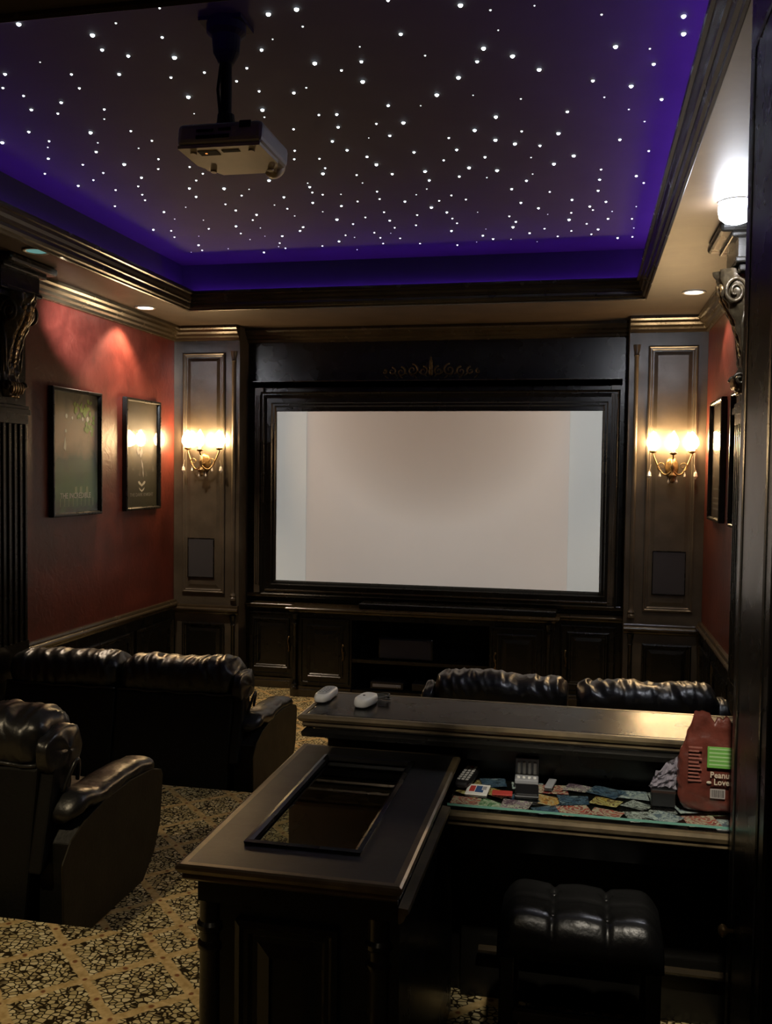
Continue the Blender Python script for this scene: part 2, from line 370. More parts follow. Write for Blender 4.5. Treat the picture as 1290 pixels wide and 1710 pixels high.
# ------------------------------------------------------------------ wall pilasters with carved corbels
def corbel_mesh(part):
    """carved scroll bracket; local: x out of the pilaster, y across (width), z up; top at 0"""
    bm = B(); H = .66; W = .115
    def depth(s):   # s 0 (bottom) .. 1 (top)
        return .035 + .135*(max(0, s-.28)/.72)**1.5 + .03*math.exp(-((s-.09)/.07)**2) + .03*math.exp(-((s-.78)/.13)**2)
    if part == 'body':
        nz, ny = 72, 28; g = []
        for i in range(nz+1):
            s = i/nz; row = []
            w = W*(.60 + .40*s**.8) + .012*math.exp(-((s-.09)/.06)**2)
            for j in range(ny+1):
                q = -1 + 2*j/ny
                d = depth(s)*(1 - .35*abs(q)**3)
                d += .012*math.cos(q*PI*3.2)*(.4+.6*s) + .010*math.sin(s*46 + abs(q)*5)*(1 - q*q)*(.3 + .7*s)
                d += .012*noise.noise(V((q*2.6, s*11, 3.1)))
                row.append(bm.verts.new((d, q*w, -H + s*H)))
            g.append(row)
        for i in range(nz):
            for j in range(ny): bm.faces.new((g[i][j], g[i][j+1], g[i+1][j+1], g[i+1][j]))
        bk = [[bm.verts.new((-.01, r[0].co.y, r[0].co.z)), bm.verts.new((-.01, r[-1].co.y, r[-1].co.z))] for r in g]
        for i in range(nz):
            bm.faces.new((g[i][0], g[i+1][0], bk[i+1][0], bk[i][0])); bm.faces.new((g[i][-1], bk[i][1], bk[i+1][1], g[i+1][-1])); bm.faces.new((bk[i][0], bk[i+1][0], bk[i+1][1], bk[i][1]))
        bm.faces.new([*g[-1], bk[-1][1], bk[-1][0]]); bm.faces.new([*g[0][::-1], bk[0][0], bk[0][1]])
    elif part == 'scroll':
        for sy in (-1, 1):
            pts = []; rr = []
            for i in range(46):
                a = i/45*PI*3.6; r = .062*(1-i/45*.82)
                pts.append((.085 - r*math.cos(a)*1.0, sy*(W+.002), -.125 + r*math.sin(a)*1.25)); rr.append(.0125*(1-.5*i/45))
            tube(bm, pts, rr)
            pts = [(.03, sy*(W-.01), -.2), (.045, sy*(W-.02), -.30), (.04, sy*(W-.03), -.40), (.032, sy*(W-.035), -.50)]
            tube(bm, pts, [.011, .010, .009, .006])
            pts = []
            for i in range(26):
                a = i/25*PI*2.6; r = .034*(1-i/25*.75)
                pts.append((.045 + r*math.cos(a), sy*(W-.03), -.59 + r*math.sin(a)))
            tube(bm, pts, .008)
    elif part.startswith('leaf'):
        for k in range(13):
            s = k/12; z = -.10 - s*.36; x = depth(1 + z/H) + .002
            for sy in (int(part[4:]),):
                r = .026 - .010*s
                mm = Matrix.Translation((x - .012*abs(sy), sy*.042*(1-.35*s), z)) @ Matrix.Rotation(.5, 4, 'Y') @ Matrix.Diagonal((.55, .75, 1.25, 1)) 
                bmesh.ops.create_icosphere(bm, subdivisions=2, radius=r, matrix=mm)
    elif part == 'lobe':
        for sy in (-2, -1, 0, 1, 2):
            mm = Matrix.Translation((.058, sy*.026, -.60)) @ Matrix.Diagonal((.9, .55, 1.7, 1))
            bmesh.ops.create_icosphere(bm, subdivisions=2, radius=.024, matrix=mm)
    elif part == 'tip':
        for sy in (-1, 0, 1):
            mm = Matrix.Translation((.04, sy*.03, -.655)) @ Matrix.Diagonal((.8, 1.2, .5, 1))
            bmesh.ops.create_icosphere(bm, subdivisions=2, radius=.018, matrix=mm)
    return bm
for side, x, k in (('left', XL, 1), ('right', XR, -1)):
    y0, y1 = 5.25, 5.60; yc = (y0+y1)/2; p = .16
    t = thing('pilaster', {'left': 'black fluted wall pilaster with carved bracket on the left wall beside the green poster',
                           'right': 'black wall pilaster with carved bracket high on the right wall under the bright lamp'}[side], 'pilaster', (x, yc, 0), 'wall pilasters')
    def bx(bm, a, b, *r, **kw):   # a, b measured out of the wall
        box(bm, min(x+k*a, x+k*b), max(x+k*a, x+k*b), *r, **kw)
    bm = B(); bx(bm, 0, p-.012, y0, y1, 0.05, 2.40)
    # fluting: ribs left standing on the face and on the near side
    for j in range(6): bx(bm, p-.014, p, y0+.012+j*.06, y0+.012+j*.06+.026, .9, 2.34, bev=.005)
    bx(bm, p-.014, p, y0, y1, 2.34, 2.40); bx(bm, p-.014, p, y0, y1, .05, .9)
    obj('shaft', bm, BLACK, t)
    bm = B(); bx(bm, 0, p+.012, y0-.01, y1+.01, 2.40, 2.435); bx(bm, 0, p+.004, y0-.005, y1+.005, 2.435, 2.46, bev=.004); bx(bm, 0, p-.02, y0, y1, 2.46, 3.14)
    obj('capital', bm, BLACK, t)
    bm = B(); bx(bm, 0, p+.05, y0-.02, y1+.03, 3.13, 3.17, bev=.008); bx(bm, 0, p+.075, y0-.05, y1+.055, 3.17, 3.20, bev=.008); bx(bm, 0, p+.06, y0-.03, y1+.04, 3.20, 3.31)
    bx(bm, 0, p+.16, y0-.08, y1+.11, 3.325, 3.379, bev=.02); bx(bm, 0, p+.10, y0-.06, y1+.07, 3.30, 3.33, bev=.01)
    obj('cap', bm, BLACK, t, bevel=.002)
    bm = B(); bx(bm, 0, p+.03, y0-.03, y1+.03, 0, .16, bev=.01); bx(bm, 0, p+.012, y0-.012, y1+.012, .16, .19, bev=.006); obj('base', bm, TRIM, t)
    cb = None
    for nm in ('body', 'scroll', 'leaf-1', 'leaf0', 'leaf1', 'lobe', 'tip'):
        bm = corbel_mesh(nm)
        Mx = Matrix.Translation((x + k*(p-.03), yc, 3.165)) @ Matrix.Diagonal((k, 1, 1, 1))
        bmesh.ops.transform(bm, matrix=Mx, verts=bm.verts[:])
        if cb is None: cb = obj('corbel', bm, CARVE, t, smooth=True, label='carved scroll bracket with gilded highlights')
        else: obj({'scroll': 'volute', 'leaf-1': 'leaf_carving', 'leaf0': 'leaf_carving', 'leaf1': 'leaf_carving', 'lobe': 'foot_lobes', 'tip': 'foot_tip'}[nm], bm, CARVE if nm == 'scroll' else GOLD, cb, smooth=True)

# near square column on the right
t = thing('square_column', 'tall square glossy black column in the right foreground beside the glass counter', 'column', (.58, 2.28, .37))
bm = B(); box(bm, .381, .80, 2.05, 2.5, .37, ZS, bev=.006); obj('shaft', bm, BLACK, t)
bm = B(); sweep(bm, rect(-2.44, -2.11, .62, 3.1), [(0, -.002), (.0, .002), (.012, .004), (.022, .002), (.022, -.002)], M=FM('right', .381)); sweep(bm, rect(.44, .73, .62, 3.1), [(0, -.002), (.0, .004), (.012, .008), (.022, .004), (.022, -.002)], M=FM('front', 2.05)); obj('panel_moulding', bm, BLACK, t)
bm = B(); lathe(bm, [(.006, 0), (.006, .012), (.014, .018), (.016, .026), (.010, .034), (.001, .036)], 14, Matrix.Translation((.381, 2.40, .925)) @ Matrix.Rotation(-PI/2, 4, 'Y')); obj('knob', bm, GOLD, t, smooth=True)
bm = B(); box(bm, .345, .82, 2.03, 2.52, .371, .50, bev=.01); obj('base', bm, BLACK, t)

# ------------------------------------------------------------------ front wall joinery
# wings (panelled piers that carry the sconces)
def colonette(bm, x, y, z0, z1, r=.02):
    pf = [(r*1.5, z0), (r*1.5, z0+.02), (r*1.1, z0+.03), (r*1.45, z0+.045), (r*1.1, z0+.06), (r*.8, z0+.075), (r*.95, z0+.11), (r*.9, (z0+z1)/2), (r*.85, z1-.10), (r*1.2, z1-.09), (r*.9, z1-.075), (r*1.35, z1-.03), (r*1.5, z1)]
    lathe(bm, pf, 16, Matrix.Translation((x, y, 0)))
for side, x0, x1, pa, pb, cx in (('left', XL, -3.14, -3.70, -3.28, -3.195), ('right', .345, XR, .50, .905, .405)):
    t = thing('wall_pier', 'dark panelled pier holding the %s wall sconce beside the projection screen' % side, 'panelling', ((x0+x1)/2, 8.35, 0), 'piers flanking the screen')
    bm = B(); box(bm, x0, x1, 8.2, YF, 0, ZS); obj('pier_body', bm, BROWN, t)
    bm = B(); raised(bm, pa, pb, .90, 3.14, FM('front', 8.2)); obj('tall_panel', bm, BROWN, t)
    bm = B(); raised(bm, pa, pb, .13, .62, FM('front', 8.2)); obj('short_panel', bm, BLACK, t)
    bm = B(); sweep(bm, [(x1, 8.2), (x0, 8.2)] if 1 else None, CR, closed=False); smooth_angle(obj('cornice', bm, TRIM, t), 25)
    bm = B(); sweep(bm, [(x1, 8.2), (x0, 8.2)], [(u, h-.04) for u, h in RL], closed=False); smooth_angle(obj('rail', bm, TRIM, t), 25)
    bm = B(); colonette(bm, cx, 8.195, .84, 3.15); smooth_angle(obj('colonette', bm, BROWN, t), 35)
    bm = B(); colonette(bm, cx, 8.195, .12, .70); smooth_angle(obj('colonette', bm, BLACK, t), 35)
    bm = B(); box(bm, x0, x1, 8.17, 8.2, 0, .11, bev=.006); obj('skirting', bm, TRIM, t)
# in-wall speakers
for side, a, b in (('left', -3.635, -3.385), ('right', .575, .835)):
    t = thing('wall_speaker', 'grey cloth speaker grille low on the pier %s of the screen' % side, 'speaker', ((a+b)/2, 8.186, 1.05), 'wall speakers')
    bm = B(); box(bm, a, b, 8.179, 8.188, 1.05, 1.41, bev=.003); obj('grille', bm, GRILLE, t)
    bm = B(); sweep(bm, rect(a-.006, b+.006, 1.044, 1.416), [(0, -.002), (0, .012), (.006, .012), (.006, -.002)], M=FM('front', 8.188)); obj('frame', bm, BLACK, t)

# screen surround
YS = 8.42
SX0, SX1, SZ0, SZ1 = -2.857, .139, .963, 2.612
t = thing('screen_surround', 'large black panelled surround with mantel shelf framing the projection screen', 'panelling', (-1.37, 8.45, .80))
bm = B()
box(bm, -3.14, SX0-.004, YS+.01, YF, .82, 3.30); box(bm, SX1+.004, .345, YS+.01, YF, .82, 3.30)
box(bm, SX0-.004, SX1+.004, YS+.01, YF, SZ1+.004, 3.30); box(bm, SX0-.004, SX1+.004, YS+.01, YF, .82, SZ0-.004)
obj('backing_panel', bm, BLACK, t)
bm = B(); sweep(bm, rect(SX0-.145, SX1+.145, SZ0-.085, SZ1+.18), [(0, 0), (0, .05), (.012, .055), (.02, .048), (.028, .048), (.034, .034), (.06, .03), (.10, .03), (.11, .018), (.128, .018), (.14, .004), (.14, 0)], M=FM('front', YS+.012)); obj('screen_casing', bm, BLACK, t)
for x in (-3.055, .215):
    bm = B()
    box(bm, x-.005, x+.075, YS-.03, YS+.012, .90, 2.83)
    for j in range(4): box(bm, x+.004+j*.018, x+.012+j*.018, YS-.038, YS-.028, .98, 2.76, bev=.003)
    obj('fluted_casing', bm, BROWN, t)
MS = [(0, 0), (.03, .0), (.036, .012), (.05, .02), (.062, .034), (.07, .036), (.07, .052), (.06, .056), (0, .056)]
bm = B(); sweep(bm, [(.30, YS+.01), (.30, YS-.04), (-3.09, YS-.04), (-3.09, YS+.01)], [(-u+.0, 2.835+h) for u, h in MS][::-1], closed=False)
for v in bm.verts: pass
obj('mantel_shelf', bm, TRIM, t)
bm = B(); box(bm, -3.09, .30, YS-.04, YS+.01, 2.835, 2.885); obj('mantel_core', bm, BLACK, t)
bm = B(); sweep(bm, [(.345, YS+.01), (-3.14, YS+.01)], CR, closed=False); smooth_angle(obj('cornice', bm, TRIM, t), 25)
bm = B(); box(bm, -3.14, .345, YS-.02, YS+.01, .86, .90, bev=.008); box(bm, SX0-.10, SX1+.10, YS-.03, YS+.0, .915, .935, bev=.006); obj('sill', bm, TRIM, t)
# carved onlay over the screen
bm = B()
def spiral(bm, cx, cz, r, turns, sgn, a0, th, y):
    pts = []; n = 30
    for i in range(n):
        a = a0 + sgn*i/(n-1)*2*PI*turns; q = r*(1-.85*i/(n-1)); pts.append((cx + q*math.cos(a), y, cz + q*math.sin(a)))
    tube(bm, pts, [th*(1-.5*i/(n-1)) for i in range(n)], 6)
for s in (-1, 1):
    for dx, dz, r, tn in ((.07, 0, .045, 1.3), (.17, .01, .055, 1.4), (.275, -.005, .045, 1.3), (.36, 0, .036, 1.2), (.43, -.005, .022, 1.1)):
        spiral(bm, -1.39+s*dx, 2.975+dz, r, tn, s, PI/2, .009, YS+.002)
    for k in range(9):
        dx = .05+k*.045
        bmesh.ops.create_icosphere(bm, subdivisions=1, radius=.016, matrix=Matrix.Translation((-1.39+s*dx, YS+.0, 2.94+.02*math.sin(k*2.1))) @ Matrix.Rotation(s*.8, 4, 'Y') @ Matrix.Diagonal((.5, .5, 1.6, 1)))
for k, (dz, r) in enumerate(((.0, .03), (.05, .026), (.09, .02), (.125, .012))):
    bmesh.ops.create_icosphere(bm, subdivisions=2, radius=r, matrix=Matrix.Translation((-1.39, YS, 2.965+dz)) @ Matrix.Diagonal((.7, .5, 1.3, 1)))
obj('carved_onlay', bm, plain('dim_gilt', (.10, .07, .03), .35, metal=.5, var=.5, vscale=30.), t, smooth=True, label='gilded scrollwork carving above the screen')

# projection screen
t = thing('projection_screen', 'large pale blank projection screen on the front wall', 'projection screen', (-1.36, YS+.03, SZ0))
bm = B(); box(bm, SX0, SX1, YS+.022, YS+.045, SZ0, SZ1); obj('screen_surface', bm, SCREEN, t)
mw = .295  # thin panels added to carry the projected picture's cooler edge tone
bm = B(); box(bm, SX0, SX0+mw, YS+.012, YS+.0215, SZ0, SZ1, bev=.003); obj('picture_edge_band', bm, EDGEBAND, t, label='cooler grey band at the left edge of the screen')
bm = B(); box(bm, SX1-mw+.015, SX1, YS+.012, YS+.0215, SZ0, SZ1, bev=.003); obj('picture_edge_band', bm, EDGEBAND, t, label='cooler grey band at the right edge of the screen')

# ---- base cabinets under the screen
bm = B()
def shelf_edge(path, z): sweep(bm, path, [(0, z-.045), (.012, z-.04), (.018, z-.026), (.032, z-.02), (.042, z-.014), (.045, z-.004), (.04, z+.002), (0, z+.002)], closed=False)
Y1, Y2 = 8.40, 8.12
box(bm, -3.14, .345, Y1, YF, .765, .815); box(bm, -2.60, -.235, Y2, Y1, .765, .815)
shelf_edge([(-2.60, Y1), (-3.14, Y1)], .80); shelf_edge([(.345, Y1), (-.235, Y1)], .80)
shelf_edge([(-.235, Y1), (-.235, Y2), (-2.60, Y2), (-2.60, Y1)], .813)
o = obj('worktop', bm, TRIM, label='long stepped black top running over the cabinets below the screen', cat='worktop'); smooth_angle(o, 25)
bm = B(); box(bm, -1.98, -.22, 8.16, 8.38, .816, .865, bev=.01); obj('plinth', bm, BLACK, label='low black plinth on the cabinet top below the screen', cat='plinth')
def cabinet(x0, x1, y, dx0, dx1, hx, label):
    t = thing('base_cabinet', label, 'cabinet', ((x0+x1)/2, (y+YF)/2, 0), 'cabinets below the screen')
    bm = B(); box(bm, x0, x1, y, YF, .0, .762); obj('carcass', bm, BLACK, t)
    bm = B(); box(bm, x0-.0, x1+.0, y-.03, y, 0, .07, bev=.006); box(bm, x0, x1, y-.018, y, .07, .10, bev=.006); obj('plinth_moulding', bm, TRIM, t)
    bm = B(); box(bm, dx0, dx1, y-.02, y, .13, .72, bev=.004); M = FM('front', y-.02)
    raised(bm, dx0+.055, dx1-.055, .185, .665, M)
    sweep(bm, rect(dx0, dx1, .13, .72), [(0, 0), (.0, .010), (.01, .012), (.016, 0)], M=M)
    d = obj('door', bm, BLACK, t)
    bm = B(); n = 14
    tube(bm, [(hx + .006*math.sin(i/n*PI*2), y-.036-.014*math.sin(i/n*PI), .36+.13*i/n) for i in range(n+1)], .0055)
    for z in (.36, .425, .49): bmesh.ops.create_icosphere(bm, subdivisions=2, radius=.011, matrix=Matrix.Translation((hx, y-.032, z)))
    obj('handle', bm, GOLD, d, smooth=True, label='bronze handle')
cabinet(-3.14, -2.60, Y1, -3.115, -2.645, -2.70, 'leftmost black panelled cabinet, next to the left pier')
cabinet(-2.60, -2.03, Y2, -2.50, -2.05, -2.10, 'black panelled cabinet just left of the open media niche')
cabinet(-.79, -.235, Y2, -.775, -.325, -.735, 'black panelled cabinet just right of the open media niche')
cabinet(-.235, .345, Y1, -.185, .29, -.14, 'rightmost black panelled cabinet, next to the right pier')
for x, w in ((-2.555, 'left'), (-.28, 'right')):
    bm = B(); colonette(bm, x, Y2-.030, .072, .76, .018); o = obj('colonette', bm, BLACK, label='small turned black half column on the %s cabinet below the screen' % w, cat='column', group='turned columns on the cabinets'); smooth_angle(o, 35)
t = thing('media_niche', 'dark open niche with shelf between the cabinets below the screen', 'shelf unit', (-1.41, 8.34, 0))
bm = B(); box(bm, -2.03, -.79, 8.50, YF, 0, .762); obj('back_panel', bm, BLK, t)
bm = B(); box(bm, -2.03, -.79, Y2+.03, 8.50, .33, .36); obj('shelf', bm, BLACK, t)
bm = B(); box(bm, -2.03, -.79, Y2, 8.50, 0, .09, bev=.004); obj('plinth', bm, BLACK, t)
bm = B(); box(bm, -2.03, -.79, Y2, 8.50, .72, .762); obj('top_rail', bm, BLACK, t)
t = thing('shelf_speaker', 'dark centre speaker on the shelf in the niche below the screen', 'speaker', (-1.55, 8.3, .36))
bm = B(); box(bm, -1.80, -1.30, 8.20, 8.44, .361, .56, bev=.012); obj('cabinet', bm, BLACK, t)
bm = B(); box(bm, -1.785, -1.315, 8.19, 8.20, .375, .545, bev=.006); obj('grille', bm, GRILLE, t)
for x0, x1, lb in ((-1.86, -1.56, 'flat black media box on the niche floor, left one'), (-1.48, -1.18, 'flat black media box on the niche floor, right one')):
    t = thing('media_box', lb, 'electronics', ((x0+x1)/2, 8.28, .09), 'media boxes in the niche')
    bm = B(); box(bm, x0, x1, 8.16, 8.42, .098, .165, bev=.005); obj('case', bm, DARKP, t)
    bm = B(); box(bm, x0+.02, x1-.02, 8.156, 8.16, .118, .145, bev=.001); obj('front_panel', bm, GREYP if x0 < -1.7 else DARKP, t)
    bm = B(); lathe(bm, [(.014, 0), (.014, .008), (.010, .012)], 14, Matrix.Translation((x1-.05, 8.156, .131)) @ Matrix.Rotation(PI/2, 4, 'X')); obj('knob', bm, GREYP, t)
    for xa in (x0+.02, x1-.05): bm = B(); box(bm, xa, xa+.03, 8.20, 8.38, .091, .098); obj('foot', bm, DARKP, t)

# ------------------------------------------------------------------ sconces
BULB = emit('warm_bulb', (1., .66, .32), 165.)
def sconce(cx, side):
    Y = 8.19; t = thing('wall_sconce', 'lit three-candle wall sconce with crystal drops on the pier %s of the screen' % side, 'wall light', (cx, Y, 2.0), 'candle sconces')
    bm = B(); lathe(bm, [(.001, 0), (.05, 0), (.055, .008), (.042, .016), (.03, .022), (.001, .026)], 24, Matrix.Translation((cx, Y, 2.12)) @ Matrix.Rotation(PI/2, 4, 'X') @ Matrix.Diagonal((1, 1.6, 1, 1))); obj('back_plate', bm, GOLD, t, smooth=True)
    bm = B(); yc = Y-.10
    lathe(bm, [(.001, 1.99), (.012, 1.995), (.02, 2.015), (.012, 2.03), (.03, 2.045), (.034, 2.055), (.014, 2.07), (.012, 2.10), (.022, 2.12), (.012, 2.14), (.009, 2.20)], 18, Matrix.Translation((cx, yc, 0)))
    tube(bm, [(cx, Y-.01, 2.12), (cx, Y-.05, 2.11), (cx, yc, 2.12)], .009)
    obj('stem', bm, GOLD, t, smooth=True)
    spots = ((-.155, .05, 2.24), (.155, .05, 2.24), (0, -.03, 2.22))
    for dx, dy, z in spots:
        bm = B(); y1 = yc+dy
        if dx: pts = [(cx + dx*(i/12), yc + dy*i/12, 2.10 - .055*math.sin(i/12*PI*1.15) + .10*(i/12)**2.2) for i in range(13)]
        else: pts = [(cx, yc, 2.19), (cx, yc-.015, 2.195), (cx, y1, 2.21)]
        zt = pts[-1][2]; pts.append((cx+dx, y1, zt+.02)); tube(bm, pts, .0075)
        if dx:
            spiral(bm, cx+dx*.55, 2.13, .04, 1.2, 1 if dx > 0 else -1, -PI/2, .006, yc+dy*.55)
        lathe(bm, [(.006, zt+.01), (.03, zt+.022), (.034, zt+.032), (.016, zt+.030), (.016, zt+.04)], 16, Matrix.Translation((cx+dx, y1, 0)))
        obj('arm', bm, GOLD, t, smooth=True)
        z0 = zt+.036
        bm = B(); lathe(bm, [(.013, z0), (.013, 2.268)], 14, Matrix.Translation((cx+dx, y1, 0))); c = obj('candle', bm, CREAM, t)
        bm = B(); r = .054 if dx else .040  # bulb made larger than life to stand in for its glare
        lathe(bm, [(.008, 2.268), (r*.7, 2.282), (r*.98, 2.31), (r, 2.335), (r*.85, 2.365), (r*.45, 2.395), (.002, 2.42)], 20, Matrix.Translation((cx+dx, y1, 0))); obj('bulb', bm, BULB, c, smooth=True, label='glowing warm bulb')
    for dx, z, s in ((-.185, 2.09, 1.5), (.185, 2.09, 1.5), (-.10, 2.07, .9), (.10, 2.07, .9), (-.03, 2.02, .8), (.035, 2.02, .8)):
        bm = B(); M = Matrix.Translation((cx+dx, yc+.02, z))
        lathe(bm, [(.001, -.045*s), (.012*s, -.028*s), (.008*s, -.008*s), (.001, 0)], 6, M); lathe(bm, [(.0045, .002), (.0045, .009)], 6, M)
        tube(bm, [(cx+dx, yc+.02, z), (cx+dx*.93, yc+.02, z+.055 if abs(dx) > .12 else z+.03)], .0012, 5)
        obj('crystal_drop', bm, CRYST, t)
sconce(-3.47, 'left'); sconce(.708, 'right')

# ------------------------------------------------------------------ posters
def poster(side, ya, yb, z0, z1, art, label, texts=(), extra=None):
    x = XL if side == 'left' else XR; yc = (ya+yb)/2
    t = thing('framed_poster', label, 'poster', (x, yc, z0), 'framed posters on the side walls')
    k = 1 if side == 'left' else -1
    off = XL+.004 if k > 0 else XR-.004
    M = FM(side, off); u0, u1 = (ya, yb) if k > 0 else (-yb, -ya)
    bm = B(); sweep(bm, rect(u0, u1, z0, z1), [(0, 0), (0, .034), (.006, .04), (.018, .04), (.024, .032), (.028, .018), (.028, 0)], M=M); obj('frame', bm, BLACK, t)
    bm = B(); xa, xb = sorted((x + k*.006, x + k*.014)); box(bm, xa, xb, ya+.02, yb-.02, z0+.02, z1-.02); obj('print', bm, art, t)
    bm = B(); xa, xb = sorted((x + k*.022, x + k*.025)); box(bm, xa, xb, ya+.022, yb-.022, z0+.022, z1-.022); obj('glass', bm, PGLASS, t)
    Mt = FM(side, x + k*.0148); uc = (u0+u1)/2
    for s, zz, sz, sq, mt in texts:
        bm = text_bm(s, sz, Mt @ Matrix.Translation((uc, zz, 0)), squash=sq); obj('lettering', bm, mt, t)
    if extra: extra(t, Mt, uc)
    return t
def art_mat(name, stops, axis='Z', nscale=7., namp=.35, z0=1.7, z1=2.64):
    m, tt, out = nt(name); p = N(tt, 'ShaderNodeBsdfPrincipled'); g = N(tt, 'ShaderNodeNewGeometry'); s = N(tt, 'ShaderNodeSeparateXYZ'); L(tt, g.outputs['Position'], s.inputs[0])
    n = N(tt, 'ShaderNodeTexNoise', i_Scale=nscale, i_Detail=5., i_Distortion=.8); L(tt, g.outputs['Position'], n.inputs['Vector'])
    a = math_n(tt, 'DIVIDE', math_n(tt, 'SUBTRACT', s.outputs[2], z0), z1-z0)
    f = math_n(tt, 'ADD', a, math_n(tt, 'MULTIPLY', math_n(tt, 'SUBTRACT', n.outputs['Fac'], .5), namp))
    r = ramp(tt, stops); L(tt, f, r.inputs['Fac']); L(tt, r.outputs['Color'], p.inputs['Base Color']); p.inputs['Roughness'].default_value = .5
    L(tt, p.outputs[0], out.inputs['Surface']); return m
PALE = plain('pale_print', (.75, .75, .6), .5); PALEG = plain('pale_green_print', (.28, .36, .17), .5); LEAFG = plain('leafy_green_print', (.25, .36, .07), .5); DIMP = plain('dim_print', (.20, .20, .18), .5)
ARTA = art_mat('misty_green_art', [(0, (.03, .035, .02)), (.18, (.09, .20, .05)), (.42, (.06, .10, .04)), (.62, (.42, .30, .18)), (.78, (.34, .27, .16)), (1, (.09, .09, .055))])
ARTB = art_mat('dark_art', [(0, (.022, .024, .012)), (.5, (.022, .02, .012)), (1, (.07, .06, .045))])
ARTC = art_mat('brown_art', [(0, (.02, .015, .01)), (.4, (.05, .035, .02)), (1, (.03, .022, .014))])
def exA(t, M, uc):
    bm = B(); rnd = random.Random(3)
    for i in range(44):
        u, v = rnd.uniform(-.02, .27), rnd.uniform(.60, .88)
        if u < .1 and v < .7: continue
        prism(bm, [(uc+u+math.cos(a)*rnd.uniform(.008, .03), 1.7+v+math.sin(a)*rnd.uniform(.008, .028)) for a in [k*PI/4 for k in range(8)]], 0, .0006+.00002*i, M)
    obj('foliage_print', bm, LEAFG, t)
    bm = B()
    for i in range(9): 
        u = -.22 + i*.058; prism(bm, [(uc+u, 1.765), (uc+u+.007, 1.765), (uc+u+.010, 1.83), (uc+u-.002, 1.825)], 0, .0005, M)
    for i, u in enumerate((-.02, .05, .14)): prism(bm, [(uc+u, 1.862), (uc+u+.04, 1.862), (uc+u+.036, 1.915), (uc+u+.004, 1.912)], 0, .0005, M)
    obj('streaks_print', bm, PALEG, t)
    bm = B(); prism(bm, [(uc-.17, 2.20), (uc-.155, 2.28), (uc-.15, 2.29), (uc-.135, 2.23), (uc-.14, 2.18)], 0, .0006, M)
    for u, v, r in ((-.13, 2.44, .016), (-.05, 2.43, .012), (.10, 2.43, .015), (.17, 2.43, .02), (.22, 2.35, .014), (-.14, 2.33, .012)):
        prism(bm, [(uc+u+r*math.cos(a), v+r*1.1*math.sin(a)) for a in [k*PI/5 for k in range(10)]], 0, .0006, M)
    obj('highlight_print', bm, PALE, t)
def exB(t, M, uc):
    bm = B(); z = 1.90
    prism(bm, [(uc-.07, z+.045), (uc-.045, z+.05), (uc, z+.02), (uc+.045, z+.05), (uc+.07, z+.045), (uc+.055, z+.025), (uc+.0, z+.002), (uc-.055, z+.025)], 0, .0006, M)
    prism(bm, [(uc-.055, z-.005), (uc, z-.03), (uc+.055, z-.005), (uc+.035, z-.03), (uc, z-.045), (uc-.035, z-.03)], 0, .0006, M)
    obj('emblem', bm, plain('emblem_print', (.5, .5, .45), .5), t)
    bm = B()
    for pts in ([(-.10, 2.22), (-.06, 2.26), (-.04, 2.20), (-.07, 2.17)], [(-.05, 2.19), (0, 2.24), (.02, 2.20), (-.02, 2.15)], [(-.01, 2.14), (.02, 2.10), (.03, 2.04), (.0, 2.08)], [(.02, 2.06), (.035, 2.02), (.03, 1.98), (.015, 2.02)]):
        prism(bm, [(uc+a, b) for a, b in pts], 0, .0006, M)
    obj('shard_print', bm, plain('shard_print', (.4, .4, .42), .5), t)
poster('left', 6.09, 6.79, 1.695, 2.645, ARTA, 'framed poster with misty green picture and small title, nearer one on the left wall', (('THE INCREDIBLE', 1.845, .058, 1.0, PALE),), exA)
poster('left', 7.19, 7.84, 1.70, 2.655, ARTB, 'dark framed poster with pale emblem near the bottom, beside the left sconce', (('THE DARK KNIGHT', 1.83, .044, 1.12, DIMP),), exB)
def exC(t, M, uc):
    bm = B()
    for i, z in enumerate((1.80, 1.84, 1.88, 1.95)): prism(bm, [(uc-.2, z), (uc+.2, z), (uc+.2, z+.012+.006*(i == 1)), (uc-.2, z+.012)], 0, .0005, M)
    obj('caption_print', bm, DIMP, t)
poster('right', 7.03, 7.68, 1.715, 2.62, ARTC, 'dark framed poster beside the right sconce, farther one on the right wall', (), exC)
poster('right', 5.95, 6.60, 1.715, 2.605, ARTC, 'dark framed poster half hidden by the black column, nearer one on the right wall', (), exC)

